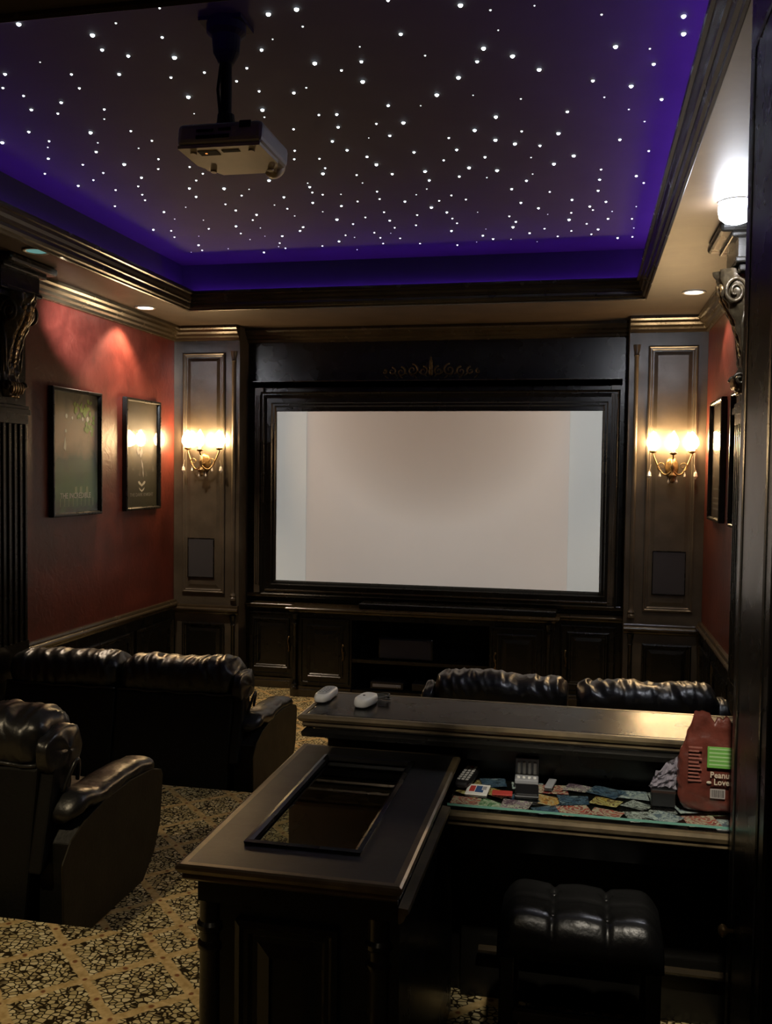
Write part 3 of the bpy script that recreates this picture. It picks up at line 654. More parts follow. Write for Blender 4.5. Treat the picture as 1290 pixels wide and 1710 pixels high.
# ------------------------------------------------------------------ recessed lights, lamp beams and an added ledge beam
def spot(loc, target, power, col, size=90, blend=.6, r=.04):
    l = bpy.data.lights.new('lamp', 'SPOT'); l.energy = power; l.color = col; l.spot_size = math.radians(size); l.spot_blend = blend; l.shadow_soft_size = r
    o = bpy.data.objects.new('lamp_beam', l); COL.objects.link(o); o.location = loc
    o.rotation_euler = (V(target)-V(loc)).to_track_quat('-Z', 'Y').to_euler(); return o
LWARM = emit('downlight_lens', (1., .86, .66), 14.); LDIM = emit('dim_teal_lens', (.25, .55, .5), .5); LCOOL = emit('cool_lamp_face', (.86, .90, 1.), 110.)
def downlight(x, y, lens, label, ball=False):
    t = thing('recessed_light', label, 'ceiling light', (x, y, ZS), 'recessed ceiling lights')
    bm = B(); lathe(bm, [(.082, 3.379), (.085, 3.374), (.078, 3.370), (.066, 3.372), (.063, 3.379)], 28, Matrix.Translation((x, y, 0)), cap=False); obj('trim_ring', bm, WHITE if not ball else GREYP, t, smooth=True)
    bm = B()
    if ball: lathe(bm, [(.070, 3.379), (.080, 3.355), (.082, 3.335), (.074, 3.300), (.052, 3.280), (.025, 3.271), (.001, 3.270)], 28, Matrix.Translation((x, y, 0)))  # lamp ball shaped to the size of its glare
    else: lathe(bm, [(.064, 3.379), (.060, 3.374), (.03, 3.370), (.001, 3.369)], 28, Matrix.Translation((x, y, 0)))
    obj('lens', bm, lens, t, smooth=True)
def PROJLIGHT():
    # the beam leaving the projector lens: fills the screen rectangle, dimmer towards its top centre
    l = bpy.data.lights.new('projector_beam', 'POINT'); l.energy = 530.; l.shadow_soft_size = .004; l.use_nodes = True
    t = l.node_tree; e = t.nodes['Emission']; tc = t.nodes.new('ShaderNodeTexCoord'); s = t.nodes.new('ShaderNodeSeparateXYZ'); L(t, tc.outputs['Normal'], s.inputs[0])
    lx, ly, lz = -1.24, 3.66, 3.27; D = YS+.02-ly
    X = math_n(t, 'ADD', math_n(t, 'MULTIPLY', math_n(t, 'DIVIDE', s.outputs[0], s.outputs[1]), D), lx)
    Z = math_n(t, 'ADD', math_n(t, 'MULTIPLY', math_n(t, 'DIVIDE', s.outputs[2], s.outputs[1]), D), lz)
    def inside(v, a, b): return math_n(t, 'MULTIPLY', math_n(t, 'GREATER_THAN', v, a), math_n(t, 'LESS_THAN', v, b))
    m = math_n(t, 'MULTIPLY', inside(X, SX0, SX1), inside(Z, SZ0, SZ1))
    m = math_n(t, 'MULTIPLY', m, math_n(t, 'GREATER_THAN', math_n(t, 'MULTIPLY', s.outputs[1], 1.), 0.))
    # radial falloff of the picture: darker around the upper centre
    dx = math_n(t, 'DIVIDE', math_n(t, 'ADD', X, 1.36), 1.25); dz = math_n(t, 'DIVIDE', math_n(t, 'SUBTRACT', Z, 2.75), 1.25)
    q = math_n(t, 'ADD', math_n(t, 'MULTIPLY', dx, dx), math_n(t, 'MULTIPLY', dz, dz))
    r = ramp(t, [(0, (.50, .43, .37)), (.35, (.66, .60, .54)), (.9, (1., .97, .92)), (1, (1., .98, .94))]); L(t, q, r.inputs['Fac'])
    L(t, r.outputs['Color'], e.inputs['Color']); L(t, m, e.inputs['Strength'])
    o = bpy.data.objects.new('projector_beam', l); COL.objects.link(o); o.location = (lx, ly, lz)
downlight(-3.56, 7.15, LWARM, 'small bright recessed light in the soffit at the front left corner')
downlight(.74, 7.12, LWARM, 'small bright recessed light in the soffit at the front right corner')
downlight(-3.31, 5.20, LDIM, 'dim greenish recessed light in the left soffit above the pilaster')
downlight(.685, 4.82, LCOOL, 'dazzling blue-white ceiling lamp above the right pilaster bracket', True)
spot((-3.56, 7.13, 3.36), (-3.74, 7.10, 2.4), 190, (1, .78, .55), 100, .5)
spot((.74, 7.12, 3.36), (.86, 7.1, 2.4), 70, (1, .78, .55), 100, .5)
spot((-3.22, 5.30, 3.34), (-3.79, 6.60, 3.08), 900, (.92, .95, 1.), 34, 1.)
spot((.685, 4.82, 3.27), (.6, 4.7, 0), 26, (.86, .91, 1.), 150, .5, .07)
spot((.685, 4.90, 3.27), (.98, 6.6, 2.9), 40, (.95, .95, 1.), 60, .9)
for x, y, e in ((-2.6, 1.2, 104), (-.6, .4, 4), (.2, 1.0, 0)):
    downlight(x, y, LWARM, {-2.6: 'recessed light behind the viewer above the left aisle', -.6: 'recessed light behind the viewer above the small table', .2: 'recessed light behind the viewer aimed at the glass counter'}[x])
    if e: spot((x, y, 3.36), (x+(.1 if e > 50 else -.1), y+(1.1 if e > 50 else 2.4), .3 if e > 50 else 1.2), e*(1.9 if e > 50 else 1.6), (1, .80, .50), 74 if e > 50 else 50, .7)
spot((.2, 1.0, 3.36), (.12, 2.84, 1.12), 330, (1, .90, .74), 23, .7)
spot((-.6, .4, 3.36), (-.76, 3.0, 1.28), 150, (1, .88, .74), 15, .8)  # extra narrow beam added to brighten the white remotes on the ledge
PROJLIGHT()

# ------------------------------------------------------------------ stars
STARS = [tuple(int(v) for v in s.split(',')) for s in "-2173,3299,4 -1938,3435,4 -1966,3561,3 -1798,3361,1 -1887,3632,3 -1580,3284,1 -1674,3503,2 -1704,3681,4 -1804,3862,2 -1817,4074,4 -2504,3699,3 -2603,3829,2 -2563,3926,2 -2624,4083,3 -2434,4029,3 -2524,4148,2 -2218,3753,2 -2262,3894,2 -2012,3790,3 -2275,4140,2 -2337,4253,1 -2284,3619,0 -1873,4267,0 -1197,3402,4 -1082,3386,4 -1099,3519,1 -1248,3599,0 -1450,3416,0 -1466,3554,3 -1323,3680,3 -1443,3832,2 -1535,3950,2 -1639,3840,2 -1474,4071,2 -1533,4281,4 -1554,4369,1 -1325,4117,3 -1253,4072,1 -1145,3839,4 -1052,3926,2 -949,3859,3 -990,4055,4 -923,3725,0 -935,4336,3 -1286,4389,2 -1200,4398,3 -1236,4559,3 -1463,4546,2 -1039,4549,2 -1007,4719,3 -1703,4247,1 -2807,4344,3 -3037,4460,4 -2780,4485,2 -2839,4568,1 -2939,4733,3 -3107,4967,2 -2499,4409,4 -2538,4551,1 -2619,4679,3 -2802,4859,2 -2761,5013,2 -2887,5126,2 -3036,5212,3 -2853,5330,2 -3030,5651,2 -3050,6246,3 -2567,4894,4 -2285,4426,2 -2364,4666,1 -2242,4573,2 -2337,4846,2 -2413,5002,2 -2582,5132,3 -2679,5282,2 -2735,5446,2 -2772,5559,2 -2772,5832,3 -2776,6006,1 -2936,6295,2 -2990,6467,2 -2581,5751,1 -3064,6933,0 -2221,5000,2 -2284,5236,2 -2389,5375,3 -2419,5546,3 -1553,4848,2 -1597,4977,2 -1821,5131,3 -1858,5311,4 -2106,4976,3 -2033,5003,3 -1847,5035,1 -2195,5125,2 -2181,5415,4 -2035,5454,1 -2127,5570,2 -2298,5730,2 -2284,5876,3 -2184,5998,3 -2256,6121,2 -2274,6324,1 -2429,6254,3 -2467,6446,2 -2462,6623,1 -2592,6065,1 -2645,6285,2 -2801,6471,0 -2913,6725,3 -2952,6887,2 -2730,6869,1 -2497,7030,3 -2320,6550,0 -1877,5647,3 -1991,5800,1 -1936,5896,2 -1940,6067,1 -1969,6352,3 -2020,6446,3 -2193,6566,3 -2278,6762,2 -2322,6867,1 -2286,6925,2 -1985,6900,2 -1647,5398,1 -1657,5473,3 -1673,5582,2 -1733,5793,3 -1622,5635,2 -1726,6000,1 -1458,4993,2 -1470,5152,2 -1509,5244,4 -1317,4746,3 -1275,4890,3 -1324,5300,2 -1325,5450,1 -1194,5008,3 -1172,5142,4 -1120,4731,0 -1118,5318,3 -1277,5630,2 -1295,5785,2 -1509,5647,1 -1571,5893,3 -1444,5813,2 -1683,6200,4 -1480,6180,2 -1603,6330,2 -1731,6618,2 -1681,6687,1 -1824,6785,3 -1753,7058,1 -1509,6580,2 -1498,6731,2 -1514,6900,2 -1330,6078,2 -1335,6286,3 -1397,6617,0 -482,3468,4 -378,3524,1 -740,3649,3 -678,3851,1 -436,3830,4 -475,3946,3 -327,3921,4 -226,4070,4 -572,4088,4 -693,4255,4 -906,4559,4 -786,4364,0 -532,4288,0 -323,4367,1 -455,4564,4 -364,3686,0 -217,3521,0 -735,3385,2 -575,4719,4 -717,4802,2 -701,4984,3 -930,4983,3 -793,5136,2 -486,4875,4 -346,4775,2 -392,4947,4 -266,4997,3 -167,4836,4 -566,5123,3 -672,5285,4 -522,5358,4 -322,5173,1 -329,5454,1 -204,5300,4 -925,5305,4 -928,5469,3 -970,5630,1 -1053,5734,1 -746,5430,3 -592,5474,1 -371,5573,3 -468,5719,3 -246,5814,2 -1149,5864,3 -1006,6023,4 -934,5885,2 -842,5784,2 -765,5883,2 -924,6151,3 -1127,6181,2 -1180,6431,2 -1339,6472,2 -1358,6767,2 -1242,6946,2 -974,7036,2 -960,6622,3 -894,6427,2 -909,6304,2 -756,6788,3 -693,6896,3 -716,6612,0 -821,6967,0 -725,6181,0 -529,6312,2 -496,6457,3 -526,6591,4 -433,6013,3 -330,6153,3 -277,6307,0 -313,6667,2 -422,6772,3 -565,6925,1 -229,6894,2 -382,7029,0 83,3911,4 24,3633,1 218,3954,1 323,3702,4 337,3847,4 243,4103,3 162,4313,4 -3,4225,3 49,4415,1 -118,4558,3 164,4580,1 245,4748,1 304,4487,3 137,4980,3 292,5177,2 51,5440,2 46,5624,3 40,5837,3 250,5592,3 299,5731,2 91,6080,3 -7,6169,3 13,6253,2 135,6306,1 113,6481,3 52,6746,3 -26,6585,2 7,6873,2 193,7011,3 295,6996,2 293,6748,1 269,6507,2 282,6218,1 -116,6003,3 -125,6295,2 -142,6463,4 -131,6758,2 -96,5185,4".split()]
STB = emit('star_bright', (.80, .92, 1.), 16.); STM = emit('star_mid', (.88, .96, 1.), 7.); STD = emit('star_dim', (.9, .97, .95), 1.6)
def star_mesh(r, mat):
    bm = B(); lathe(bm, [(r, 0), (r*.86, -r*.4), (r*.5, -r*.75), (.0004, -r*.85)], 8, cap=True); me = bpy.data.meshes.new('star_light')
    bmesh.ops.recalc_face_normals(bm, faces=bm.faces[:]); bm.to_mesh(me); bm.free(); me.materials.append(mat); return me
SM = [star_mesh(.0036, STD), star_mesh(.0048, STD), star_mesh(.0056, STM), star_mesh(.0068, STB), star_mesh(.0090, STB)]
proto = None
for x, y, k in STARS:
    x /= 1000; y /= 1000
    if proto is None: o = bpy.data.objects.new('star_light', SM[k]); proto = o
    else: o = proto.copy(); o.data = SM[k]
    COL.objects.link(o); o.location = (x, y, ZT)
    if x > .02: reg = 'in the violet glow along the right edge of the ceiling'
    elif x < -2.6: reg = 'near the left edge of the dark ceiling'
    elif y > 6.4: reg = 'in the crowded far rows of the dark ceiling nearest the screen'
    elif y > 4.6: reg = 'scattered over the middle of the dark ceiling'
    else: reg = 'in the near part of the ceiling around the projector mount'
    size = 'bright white' if k >= 3 else ('small white' if k == 2 else 'very faint')
    o['label'] = '%s star light %s' % (size, reg); o['category'] = 'star light'; o['group'] = '%s star lights %s' % (size, reg)

# ------------------------------------------------------------------ projector on its pole
t = thing('ceiling_projector', 'pale boxy projector hanging from the star ceiling on a black pole', 'projector', (-1.36, 3.47, 3.19))
px, py = -1.355, 3.46
rot = Matrix.Translation((px, py, 3.29)) @ Matrix.Rotation(math.radians(-4), 4, 'Z') @ Matrix.Rotation(math.radians(-5), 4, 'X') @ Matrix.Rotation(math.radians(2), 4, 'Y')
bm = B(); box(bm, -.175, .175, -.135, .135, -.035, .05, bev=.022, seg=3); bmesh.ops.transform(bm, matrix=rot, verts=bm.verts[:]); body = obj('body', bm, PROJ, t)
bm = B(); prism(bm, [(-.168, -.128), (.168, -.128), (.172, .04), (.13, .126), (-.10, .128), (-.165, .03)], -.046, -.034, rot); obj('underside', bm, PROJB, t)
bm = B(); box(bm, -.09, .045, -.139, -.134, -.015, -.002); box(bm, -.09, -.02, -.139, -.134, .01, .02); box(bm, -.0, .05, -.139, -.134, .012, .022); box(bm, .085, .13, -.139, -.134, .02, .045); bmesh.ops.transform(bm, matrix=rot, verts=bm.verts[:]); obj('port', bm, BLK, body, label='dark sockets on the rear')
bm = B(); box(bm, -.10, -.02, -.10, -.06, -.0475, -.0455); box(bm, .0, .07, -.10, -.08, -.0475, -.0455); bmesh.ops.transform(bm, matrix=rot, verts=bm.verts[:]); obj('vent', bm, BLK, body)
bm = B(); box(bm, -.075, -.067, -.084, -.077, -.0485, -.0475); bmesh.ops.transform(bm, matrix=rot, verts=bm.verts[:]); obj('indicator_light', bm, emit('amber_led', (1., .35, .08), 1.2), body, label='tiny amber indicator light')
bm = B(); lathe(bm, [(.040, 0), (.044, .03), (.044, .045), (.036, .048), (.034, .03), (.001, .028)], 24, rot @ Matrix.Translation((.105, .12, -.012)) @ Matrix.Rotation(-PI/2, 4, 'X')); obj('lens', bm, PROJB, t, smooth=True)
for a, b in ((-.12, .08), (.12, .09), (-.12, -.09), (.12, -.09)): bm = B(); lathe(bm, [(.012, -.054), (.012, -.045)], 12, rot @ Matrix.Translation((a, b, 0))); obj('foot', bm, PROJB, t)
bm = B(); lathe(bm, [(.022, 3.40), (.022, 3.70)], 16, Matrix.Translation((px-.02, py-.03, 0))); tube(bm, [(px-.035, py-.05, 3.40), (px-.045, py-.052, 3.5), (px-.03, py-.055, 3.6), (px-.04, py-.05, 3.7)], .006); obj('pole', bm, BLK, t)
bm = B(); lathe(bm, [(.04, 3.36), (.035, 3.38), (.032, 3.41), (.024, 3.415)], 16, Matrix.Translation((px-.02, py-.03, 0))); box(bm, px-.10, px+.09, py-.05, py+.02, 3.34, 3.352)
for a in (-.09, .08): tube(bm, [(px+a, py-.02, 3.345), (px+a*1.3, py-.08, 3.335), (px+a*1.35, py-.10, 3.32)], .008)
obj('bracket', bm, BLK, t)
bm = B(); lathe(bm, [(.028, 3.60), (.05, 3.64), (.055, 3.70), (.075, 3.715), (.075, ZT-.001)], 20, Matrix.Translation((px-.02, py-.03, 0))); box(bm, px-.11, px+.06, py-.09, py+.05, 3.745, ZT-.001); obj('ceiling_mount', bm, BLK, t)

# ------------------------------------------------------------------ recliners
def wrinkled_roll(x0, x1, yc, zc, ry, rz, seed, endw=.62, kt=4.2):
    bm = B(); nx, na = 90, 44; rings = []
    for i in range(nx+1):
        s = i/nx; x = x0 + (x1-x0)*s; e = min(s, 1-s)*2
        tap = min(1., (1-(1-min(1, e*kt))**2.6)); tap = endw + (1-endw)*tap if e > 0 else endw*.84
        row = []
        for j in range(na):
            a = 2*PI*j/na; ca, sa = math.cos(a), math.sin(a)
            q = (abs(ca)**2.6 + abs(sa)**2.6)**(-1/2.6)
            n1 = noise.noise(V((x*13 + seed, a*.9*1.5, seed*3.3)))
            n2 = noise.noise(V((x*31 + seed*2, math.sin(a)*1.3, math.cos(a)*1.3 + seed)))
            n3 = noise.noise(V((x*3.5 + seed, 0.3, seed)))
            fold = -abs(noise.noise(V((x*17 + sa*1.6 + seed*5, ca*.8, .2))))
            wgt = .35 + .65*max(0, sa)
            d = .009*n1*wgt + .006*n2*(.4+.6*wgt) + .016*n3*max(0, sa) + .034*fold*(.25+.75*max(0, sa))*(.6 + .7*(1-e)) + .008
            y = yc + (ry*ca*q*tap)*(1) + d*ca; z = zc + (rz*sa*q*tap) + d*sa + .012*noise.noise(V((x*4, seed, 1)))
            row.append(bm.verts.new((x + .012*n2*(1-e), y, z)))
        rings.append(row)
    for a, b in zip(rings, rings[1:]):
        for j in range(na): bm.faces.new((a[j], a[(j+1) % na], b[(j+1) % na], b[j]))
    bm.faces.new(rings[0][::-1]); bm.faces.new(rings[-1])
    bm2 = bm
    return bm2
SIDE = [(-.13, .02), (-.14, .36), (-.08, .43), (.04, .475), (.20, .505), (.42, .515), (.62, .50), (.715, .47), (.73, .44), (.705, .23), (.64, .11), (.53, .02)]
SIDEM = Matrix(((0, 0, 1, 0), (1, 0, 0, 0), (0, 1, 0, 0), (0, 0, 0, 1)))   # local (y,z,x)
def recliner(name_label, X, Y, Z, seed, side=None, group='black leather recliners'):
    """origin: back line on the floor at the seat module's right end; module runs from x=-.77 to 0"""
    t = thing('recliner', name_label, 'recliner', (X, Y, Z), group); W = .765
    def P(nm, bm, m, par=t, **k): return obj(nm, bm, m, par, local=True, **k)
    bm = B(); prism(bm, [(-.12, .02), (.60, .02), (.60, .30), (-.05, .30)], -W, -.002, SIDEM); P('base', bm, LEATHB, bevel=.01)
    bm = B(); prism(bm, [(-.13, .03), (.02, .03), (.13, .60), (.11, .70), (.0, .70), (-.02, .685)], -W, -.002, SIDEM); bk = P('backrest', bm, LEATHB, bevel=.012)
    bm = B(); tube(bm, [(-W+.005 + (W-.012)*i/24, -.018+.003*math.sin(i*1.9), .694+.004*math.sin(i*.9+seed)) for i in range(25)], .0085, 8); P('piping', bm, LEATH, bk, smooth=True)
    bm = wrinkled_roll(-W+.01, -.0, .115, .775, .145, .115, seed); P('headrest', bm, LEATH, smooth=True)
    bm = B(); box(bm, -W+.02, -.02, .14, .68, .29, .43, bev=.05, seg=4); P('seat', bm, LEATH, smooth=True)
    bm = B(); box(bm, -W+.03, -.03, .60, .70, .06, .36, bev=.035, seg=3); P('footrest', bm, LEATH, smooth=True)
    bm = B(); box(bm, -W+.04, -.04, .02, .24, .42, .68, bev=.05, seg=4); P('lumbar_cushion', bm, LEATH, smooth=True)
    for sd in ([side] if side else []):
        s = 1 if sd == 'right' else -1; a = 0 if s > 0 else -W
        xo = a + s*.17; x1, x2 = sorted((a + s*.012, xo-s*.008))
        bm = B(); prism(bm, [(-.04, .02), (-.03, .40), (.02, .455)] + SIDE[4:], x1, x2, SIDEM); P('arm_base', bm, LEATHB, bevel=.006)
        x1, x2 = sorted((xo-s*.008, xo)); bm = B(); prism(bm, [(y+(.012 if y < 0 else 0), z) for y, z in SIDE], x1, x2, SIDEM); P('side_panel', bm, LEATHS, bevel=.003)
        # padded arm rolling over the top of the side panel
        bm = B(); n = 26; rings = []
        for i in range(n+1):
            q = i/n; y = -.02 + .72*q; top = .505 + .035*math.sin(q*PI*.9) + .04*math.exp(-((q-.12)/.12)**2)
            w = .083 + .004*math.sin(q*7); cx = a + s*.083; row = []
            e = min(q, 1-q); tp = min(1, .55 + e*7)
            for j in range(20):
                an = 2*PI*j/20; ca, sa = math.cos(an), math.sin(an); qq = (abs(ca)**3+abs(sa)**3)**(-1/3)
                d = .010*noise.noise(V((y*14+seed, an*.8, s+2.)))
                row.append(bm.verts.new((cx + (w*ca*qq)*tp + d*ca, y, top - .018 + (.042*sa*qq)*tp + d*sa)))
            rings.append(row)
        for r0, r1 in zip(rings, rings[1:]):
            for j in range(20): bm.faces.new((r0[j], r0[(j+1) % 20], r1[(j+1) % 20], r1[j]))
        bm.faces.new(rings[0][::-1]); bm.faces.new(rings[-1]); P('armrest', bm, LEATH, smooth=True)
        bm = B(); cx = a + s*.07; tube(bm, [(cx + s*.03*math.sin(i/14*PI), .04 + .11*i/14 + .0, .58 + .115*math.sin(i/14*PI*.95)) for i in range(15)], .009, 8); P('release_strap', bm, LEATH, smooth=True)
        bm = B(); prism(bm, [(-.10, .30), (.05, .34), (.13, .60), (.10, .70), (.0, .70)], a if s > 0 else a-.06, a+.06 if s > 0 else a, SIDEM); P('back_wing', bm, LEATHB, bevel=.01)
        bm = wrinkled_roll(a-.02 if s > 0 else a-.07, a+.07 if s > 0 else a+.02, .09, .735, .125, .085, seed+9, .06, 1.7); P('wing_cushion', bm, LEATH, smooth=True)
    return t
recliner('black leather recliner at the left end of the front row, by the left wall', -2.82, 5.29, 0, 1.3, group='black leather recliners in the front row')
recliner('black leather recliner in the front row with its right arm on the carpeted aisle', -2.05, 5.29, 0, 5.1, 'right', 'black leather recliners in the front row')
recliner('black leather recliner right behind the bar ledge, left one of the right pair', -.075, 5.29, 0, 8.7, 'left', 'black leather recliners in the front row')
recliner('black leather recliner by the right wall, right one of the right pair', .735, 5.29, 0, 12.9, 'right', 'black leather recliners in the front row')
recliner('large black leather recliner nearest the camera at the left edge of the picture', -2.07, 3.27, .19, 3.9, 'right', 'black leather recliner in the second row')

# ------------------------------------------------------------------ bar ledge, counter, display table
t = thing('bar_ledge', 'long raised glossy black bar ledge with the two white remotes on it', 'bar', (.05, 3.0, .37))
bm = B(); box(bm, -.855, XR, 2.83, 3.13, 1.245, 1.28, bev=.006)
sweep(bm, [(XR, 2.83), (-.855, 2.83), (-.855, 3.13)][::1], [(0, 1.21), (.010, 1.21), (.012, 1.225), (.0, 1.235)], closed=False)
obj('ledge_top', bm, BLACK, t)
EDG = [(0, -.040), (-.004, -.040), (-.010, -.034), (-.008, -.024), (-.016, -.020), (-.022, -.010), (-.020, -.003), (-.014, .0), (0, .0)]
bm = B(); sweep(bm, [(XR, 3.13), (-.855, 3.13), (-.855, 2.83), (XR, 2.83)], [(u, 1.28+h) for u, h in EDG], closed=False); smooth_angle(obj('edge_moulding', bm, GLINT, t), 25)
bm = B(); sweep(bm, [(XR, 3.09), (-.81, 3.09), (-.81, 2.90), (XR, 2.90)], [(0, 1.20), (-.012, 1.20), (-.016, 1.215), (-.03, 1.225), (-.034, 1.243), (0, 1.243)], closed=False); obj('cove_moulding', bm, BLACK, t)
bm = B(); box(bm, -.81, XR, 2.97, 3.055, .371, 1.244); box(bm, -.81, XR, 2.935, 2.97, 1.14, 1.244); obj('bar_wall', bm, BLACK, t)

# display table with glass inset
t = thing('display_table', 'black wooden display table with moulded edge and glass-inset top', 'table', (-.62, 2.40, .37))
TX0, TX1, TY0, TY1, TZ = -.857, -.383, 1.932, 2.86, 1.17
gx0, gx1, gy0, gy1 = -.766, -.493, 2.062, 2.757
bm = B()
outer, inner = rect(TX0, TX1, TY0, TY1), rect(gx0, gx1, gy0, gy1)
for zt, zb in ((TZ, TZ-.028),):
    o1 = [bm.verts.new((x, y, zt)) for x, y in outer]; i1 = [bm.verts.new((x, y, zt)) for x, y in inner]
    o0 = [bm.verts.new((x, y, zb)) for x, y in outer]; i0 = [bm.verts.new((x, y, zb)) for x, y in inner]
    for k in range(4):
        l = (k+1) % 4
        bm.faces.new((o1[k], o1[l], i1[l], i1[k])); bm.faces.new((o0[l], o0[k], i0[k], i0[l])); bm.faces.new((o0[k], o0[l], o1[l], o1[k])); bm.faces.new((i1[k], i1[l], i0[l], i0[k]))
obj('tabletop', bm, plain('satin_black_top', (.012, .011, .0095), .40, rvar=.1, var=.3, vscale=7., bump=.05), t)
bm = B(); sweep(bm, outer, [(u, TZ+h) for u, h in EDG]); smooth_angle(obj('edge_moulding', bm, GLINT, t), 25)
bm = B(); sweep(bm, inner, [(-.004, TZ-.001), (-.006, TZ+.006), (.004, TZ+.009), (.012, TZ+.004), (.014, TZ-.006), (.006, TZ-.008)]); smooth_angle(obj('inset_bead', bm, BLACK, t), 30)
bm = B(); box(bm, gx0-.0, gx1+.0, gy0, gy1, TZ-.014, TZ-.009); obj('glass_inset', bm, TGLASS, t)
# apron, lower ledge trim
bm = B(); box(bm, -.845, -.825, 1.965, TY1, 1.07, TZ-.029); box(bm, -.40, -.38, 1.965, TY1, 1.07, TZ-.029); box(bm, -.845, -.38, 1.96, 1.985, 1.07, TZ-.029); box(bm, -.845, -.38, TY1-.02, TY1, 1.07, TZ-.029); obj('apron', bm, BLACK, t)
bm = B(); sweep(bm, [(-.378, 1.955), (-.378, 2.60)], [(0, 1.07), (-.004, 1.07), (-.012, 1.076), (-.016, 1.088), (-.024, 1.095), (-.022, 1.104), (0, 1.106)], closed=False); smooth_angle(obj('side_moulding', bm, GLINT, t), 25)
bm = B(); box(bm, -.815, -.378, 1.975, 2.11, .371, 1.07)
M = FM('front', 1.975); raised(bm, -.755, -.515, .50, 1.035, M, field=False)
obj('pedestal', bm, BLACK, t)
bm = B(); box(bm, -.835, -.38, 2.60, 2.855, .371, 1.07); obj('pedestal', bm, BLACK, t)
bm = B(); box(bm, -.40, -.38, 2.11, 2.60, .371, 1.07); obj('side_panel', bm, BLACK, t)
for x in (-.822, -.425):
    bm = B(); r = .028
    lathe(bm, [(r*1.35, .371), (r*1.35, .44), (r*1.1, .45), (r*1.3, .465), (r, .48), (r*.95, .95), (r*1.12, .957), (r*1.12, .967), (r*.92, .975), (r*.95, .995), (r*1.18, 1.002), (r*1.18, 1.012), (r*.95, 1.02), (r*.95, 1.07)], 24, Matrix.Translation((x, 1.985, 0)))
    c = obj('corner_column', bm, BLACK, t); smooth_angle(c, 35)
bm = B(); box(bm, -.855, -.365, 1.935, 2.13, .371, .46, bev=.01); obj('plinth', bm, BLACK, t)

# lower counter with glass top
t = thing('glass_counter', 'low black counter under the bar ledge with a glass top over picture cards', 'counter', (.3, 2.8, .37))
bm = B(); box(bm, -.372, XR, 2.635, 2.965, 1.045, 1.083, bev=.004); obj('counter_board', bm, BLACK, t)
bm = B(); sweep(bm, [(-.372, 2.635), (XR, 2.635)][::-1], [(-.0, 1.04), (.006, 1.04), (.014, 1.046), (.012, 1.056), (.02, 1.062), (.024, 1.074), (.02, 1.083), (0, 1.083)][::1], closed=False)
for v in bm.verts: pass
smooth_angle(obj('edge_moulding', bm, GLINT, t), 25)
bm = B(); box(bm, -.370, XR-.01, 2.640, 2.962, 1.094, 1.100); obj('glass_top', bm, GLASS, t)
bm = B(); box(bm, -.370, XR-.01, 2.6365, 2.6398, 1.094, 1.100); obj('glass_edge', bm, GEDGE, t, label='green polished glass edge')
bm = B(); box(bm, -.36, XR, 2.70, 2.73, .95, 1.045); box(bm, -.36, XR, 2.94, 2.966, .371, 1.045); obj('apron', bm, BLACK, t)
bm = B(); tube(bm, [(-.3, 2.90, .55), (.95, 2.90, .55)], .012); obj('foot_rail', bm, TRIM, t)

# picture cards lying under the glass
PAL = [('cream and green', [(.55, .55, .42), (.08, .22, .08), (.62, .62, .5), (.2, .3, .12)]), ('white and blue-grey', [(.6, .62, .6), (.12, .16, .22), (.5, .52, .52), (.28, .3, .34)]),
       ('orange and cream', [(.55, .20, .04), (.6, .5, .32), (.7, .35, .08), (.25, .10, .04)]), ('red and cream', [(.5, .06, .04), (.6, .5, .38), (.3, .04, .04), (.65, .6, .45)]),
       ('dark blue', [(.03, .06, .12), (.12, .18, .26), (.02, .03, .05), (.25, .3, .35)]), ('grey and white', [(.25, .25, .24), (.6, .6, .58), (.08, .08, .08), (.45, .44, .4)]),
       ('yellow and brown', [(.6, .42, .08), (.16, .08, .03), (.65, .55, .25), (.3, .2, .06)]), ('violet and cream', [(.28, .16, .24), (.6, .55, .45), (.12, .06, .10), (.5, .4, .4)])]
PM = [patch_mat('card_art_%d' % i, c, 22+6*(i % 3), i*3.7) for i, (n, c) in enumerate(PAL)]
rnd = random.Random(11)
WHERE = ['at the left end', 'by the bordered card', 'by the black remote', 'by the black case', 'right of the holder', 'in the middle', 'left of the wrapper', 'before the brown bag', 'by the black column']
ncard = 0
layout = []
for col in range(11):
    for row in range(3):
        layout.append((-.33+col*.082+rnd.uniform(-.012, .012), 2.69+row*.095+rnd.uniform(-.01, .01)))
lastpi = -1
order = list(range(len(layout))); rnd.shuffle(order)
for q, idx in enumerate(order):
    x, y = layout[idx]; a = rnd.uniform(-.6, .6); w, h = rnd.uniform(.038, .05), rnd.uniform(.028, .045)
    ex = abs(w*math.cos(a))+abs(h*math.sin(a)); ey = abs(w*math.sin(a))+abs(h*math.cos(a))
    x = max(-.366+ex, x); y = min(max(2.642+ey, y), 2.960-ey)
    pi = rnd.choice([k for k in range(len(PAL)) if k != lastpi]); lastpi = pi; nmz = 1.0834+q*.0003
    bm = B(); kk = rnd.uniform(-.008, .012); prism(bm, [(-w, -h), (w-kk, -h+kk*.5), (w, h-kk), (-w+kk*.6, h)], 0, .00028)
    row = ('front', 'middle', 'back')[idx % 3]; col = idx//3
    place = WHERE[min(8, int((x+.37)/.09))]
    if col >= 10: continue
    o = obj('picture_card', bm, PM[pi], None, '%s picture card under the counter glass, %s row %s' % (PAL[pi][0], row, place), 'card', 'picture cards under the counter glass', local=True)
    o.location = (x, y, nmz); o.rotation_euler = (0, 0, a)

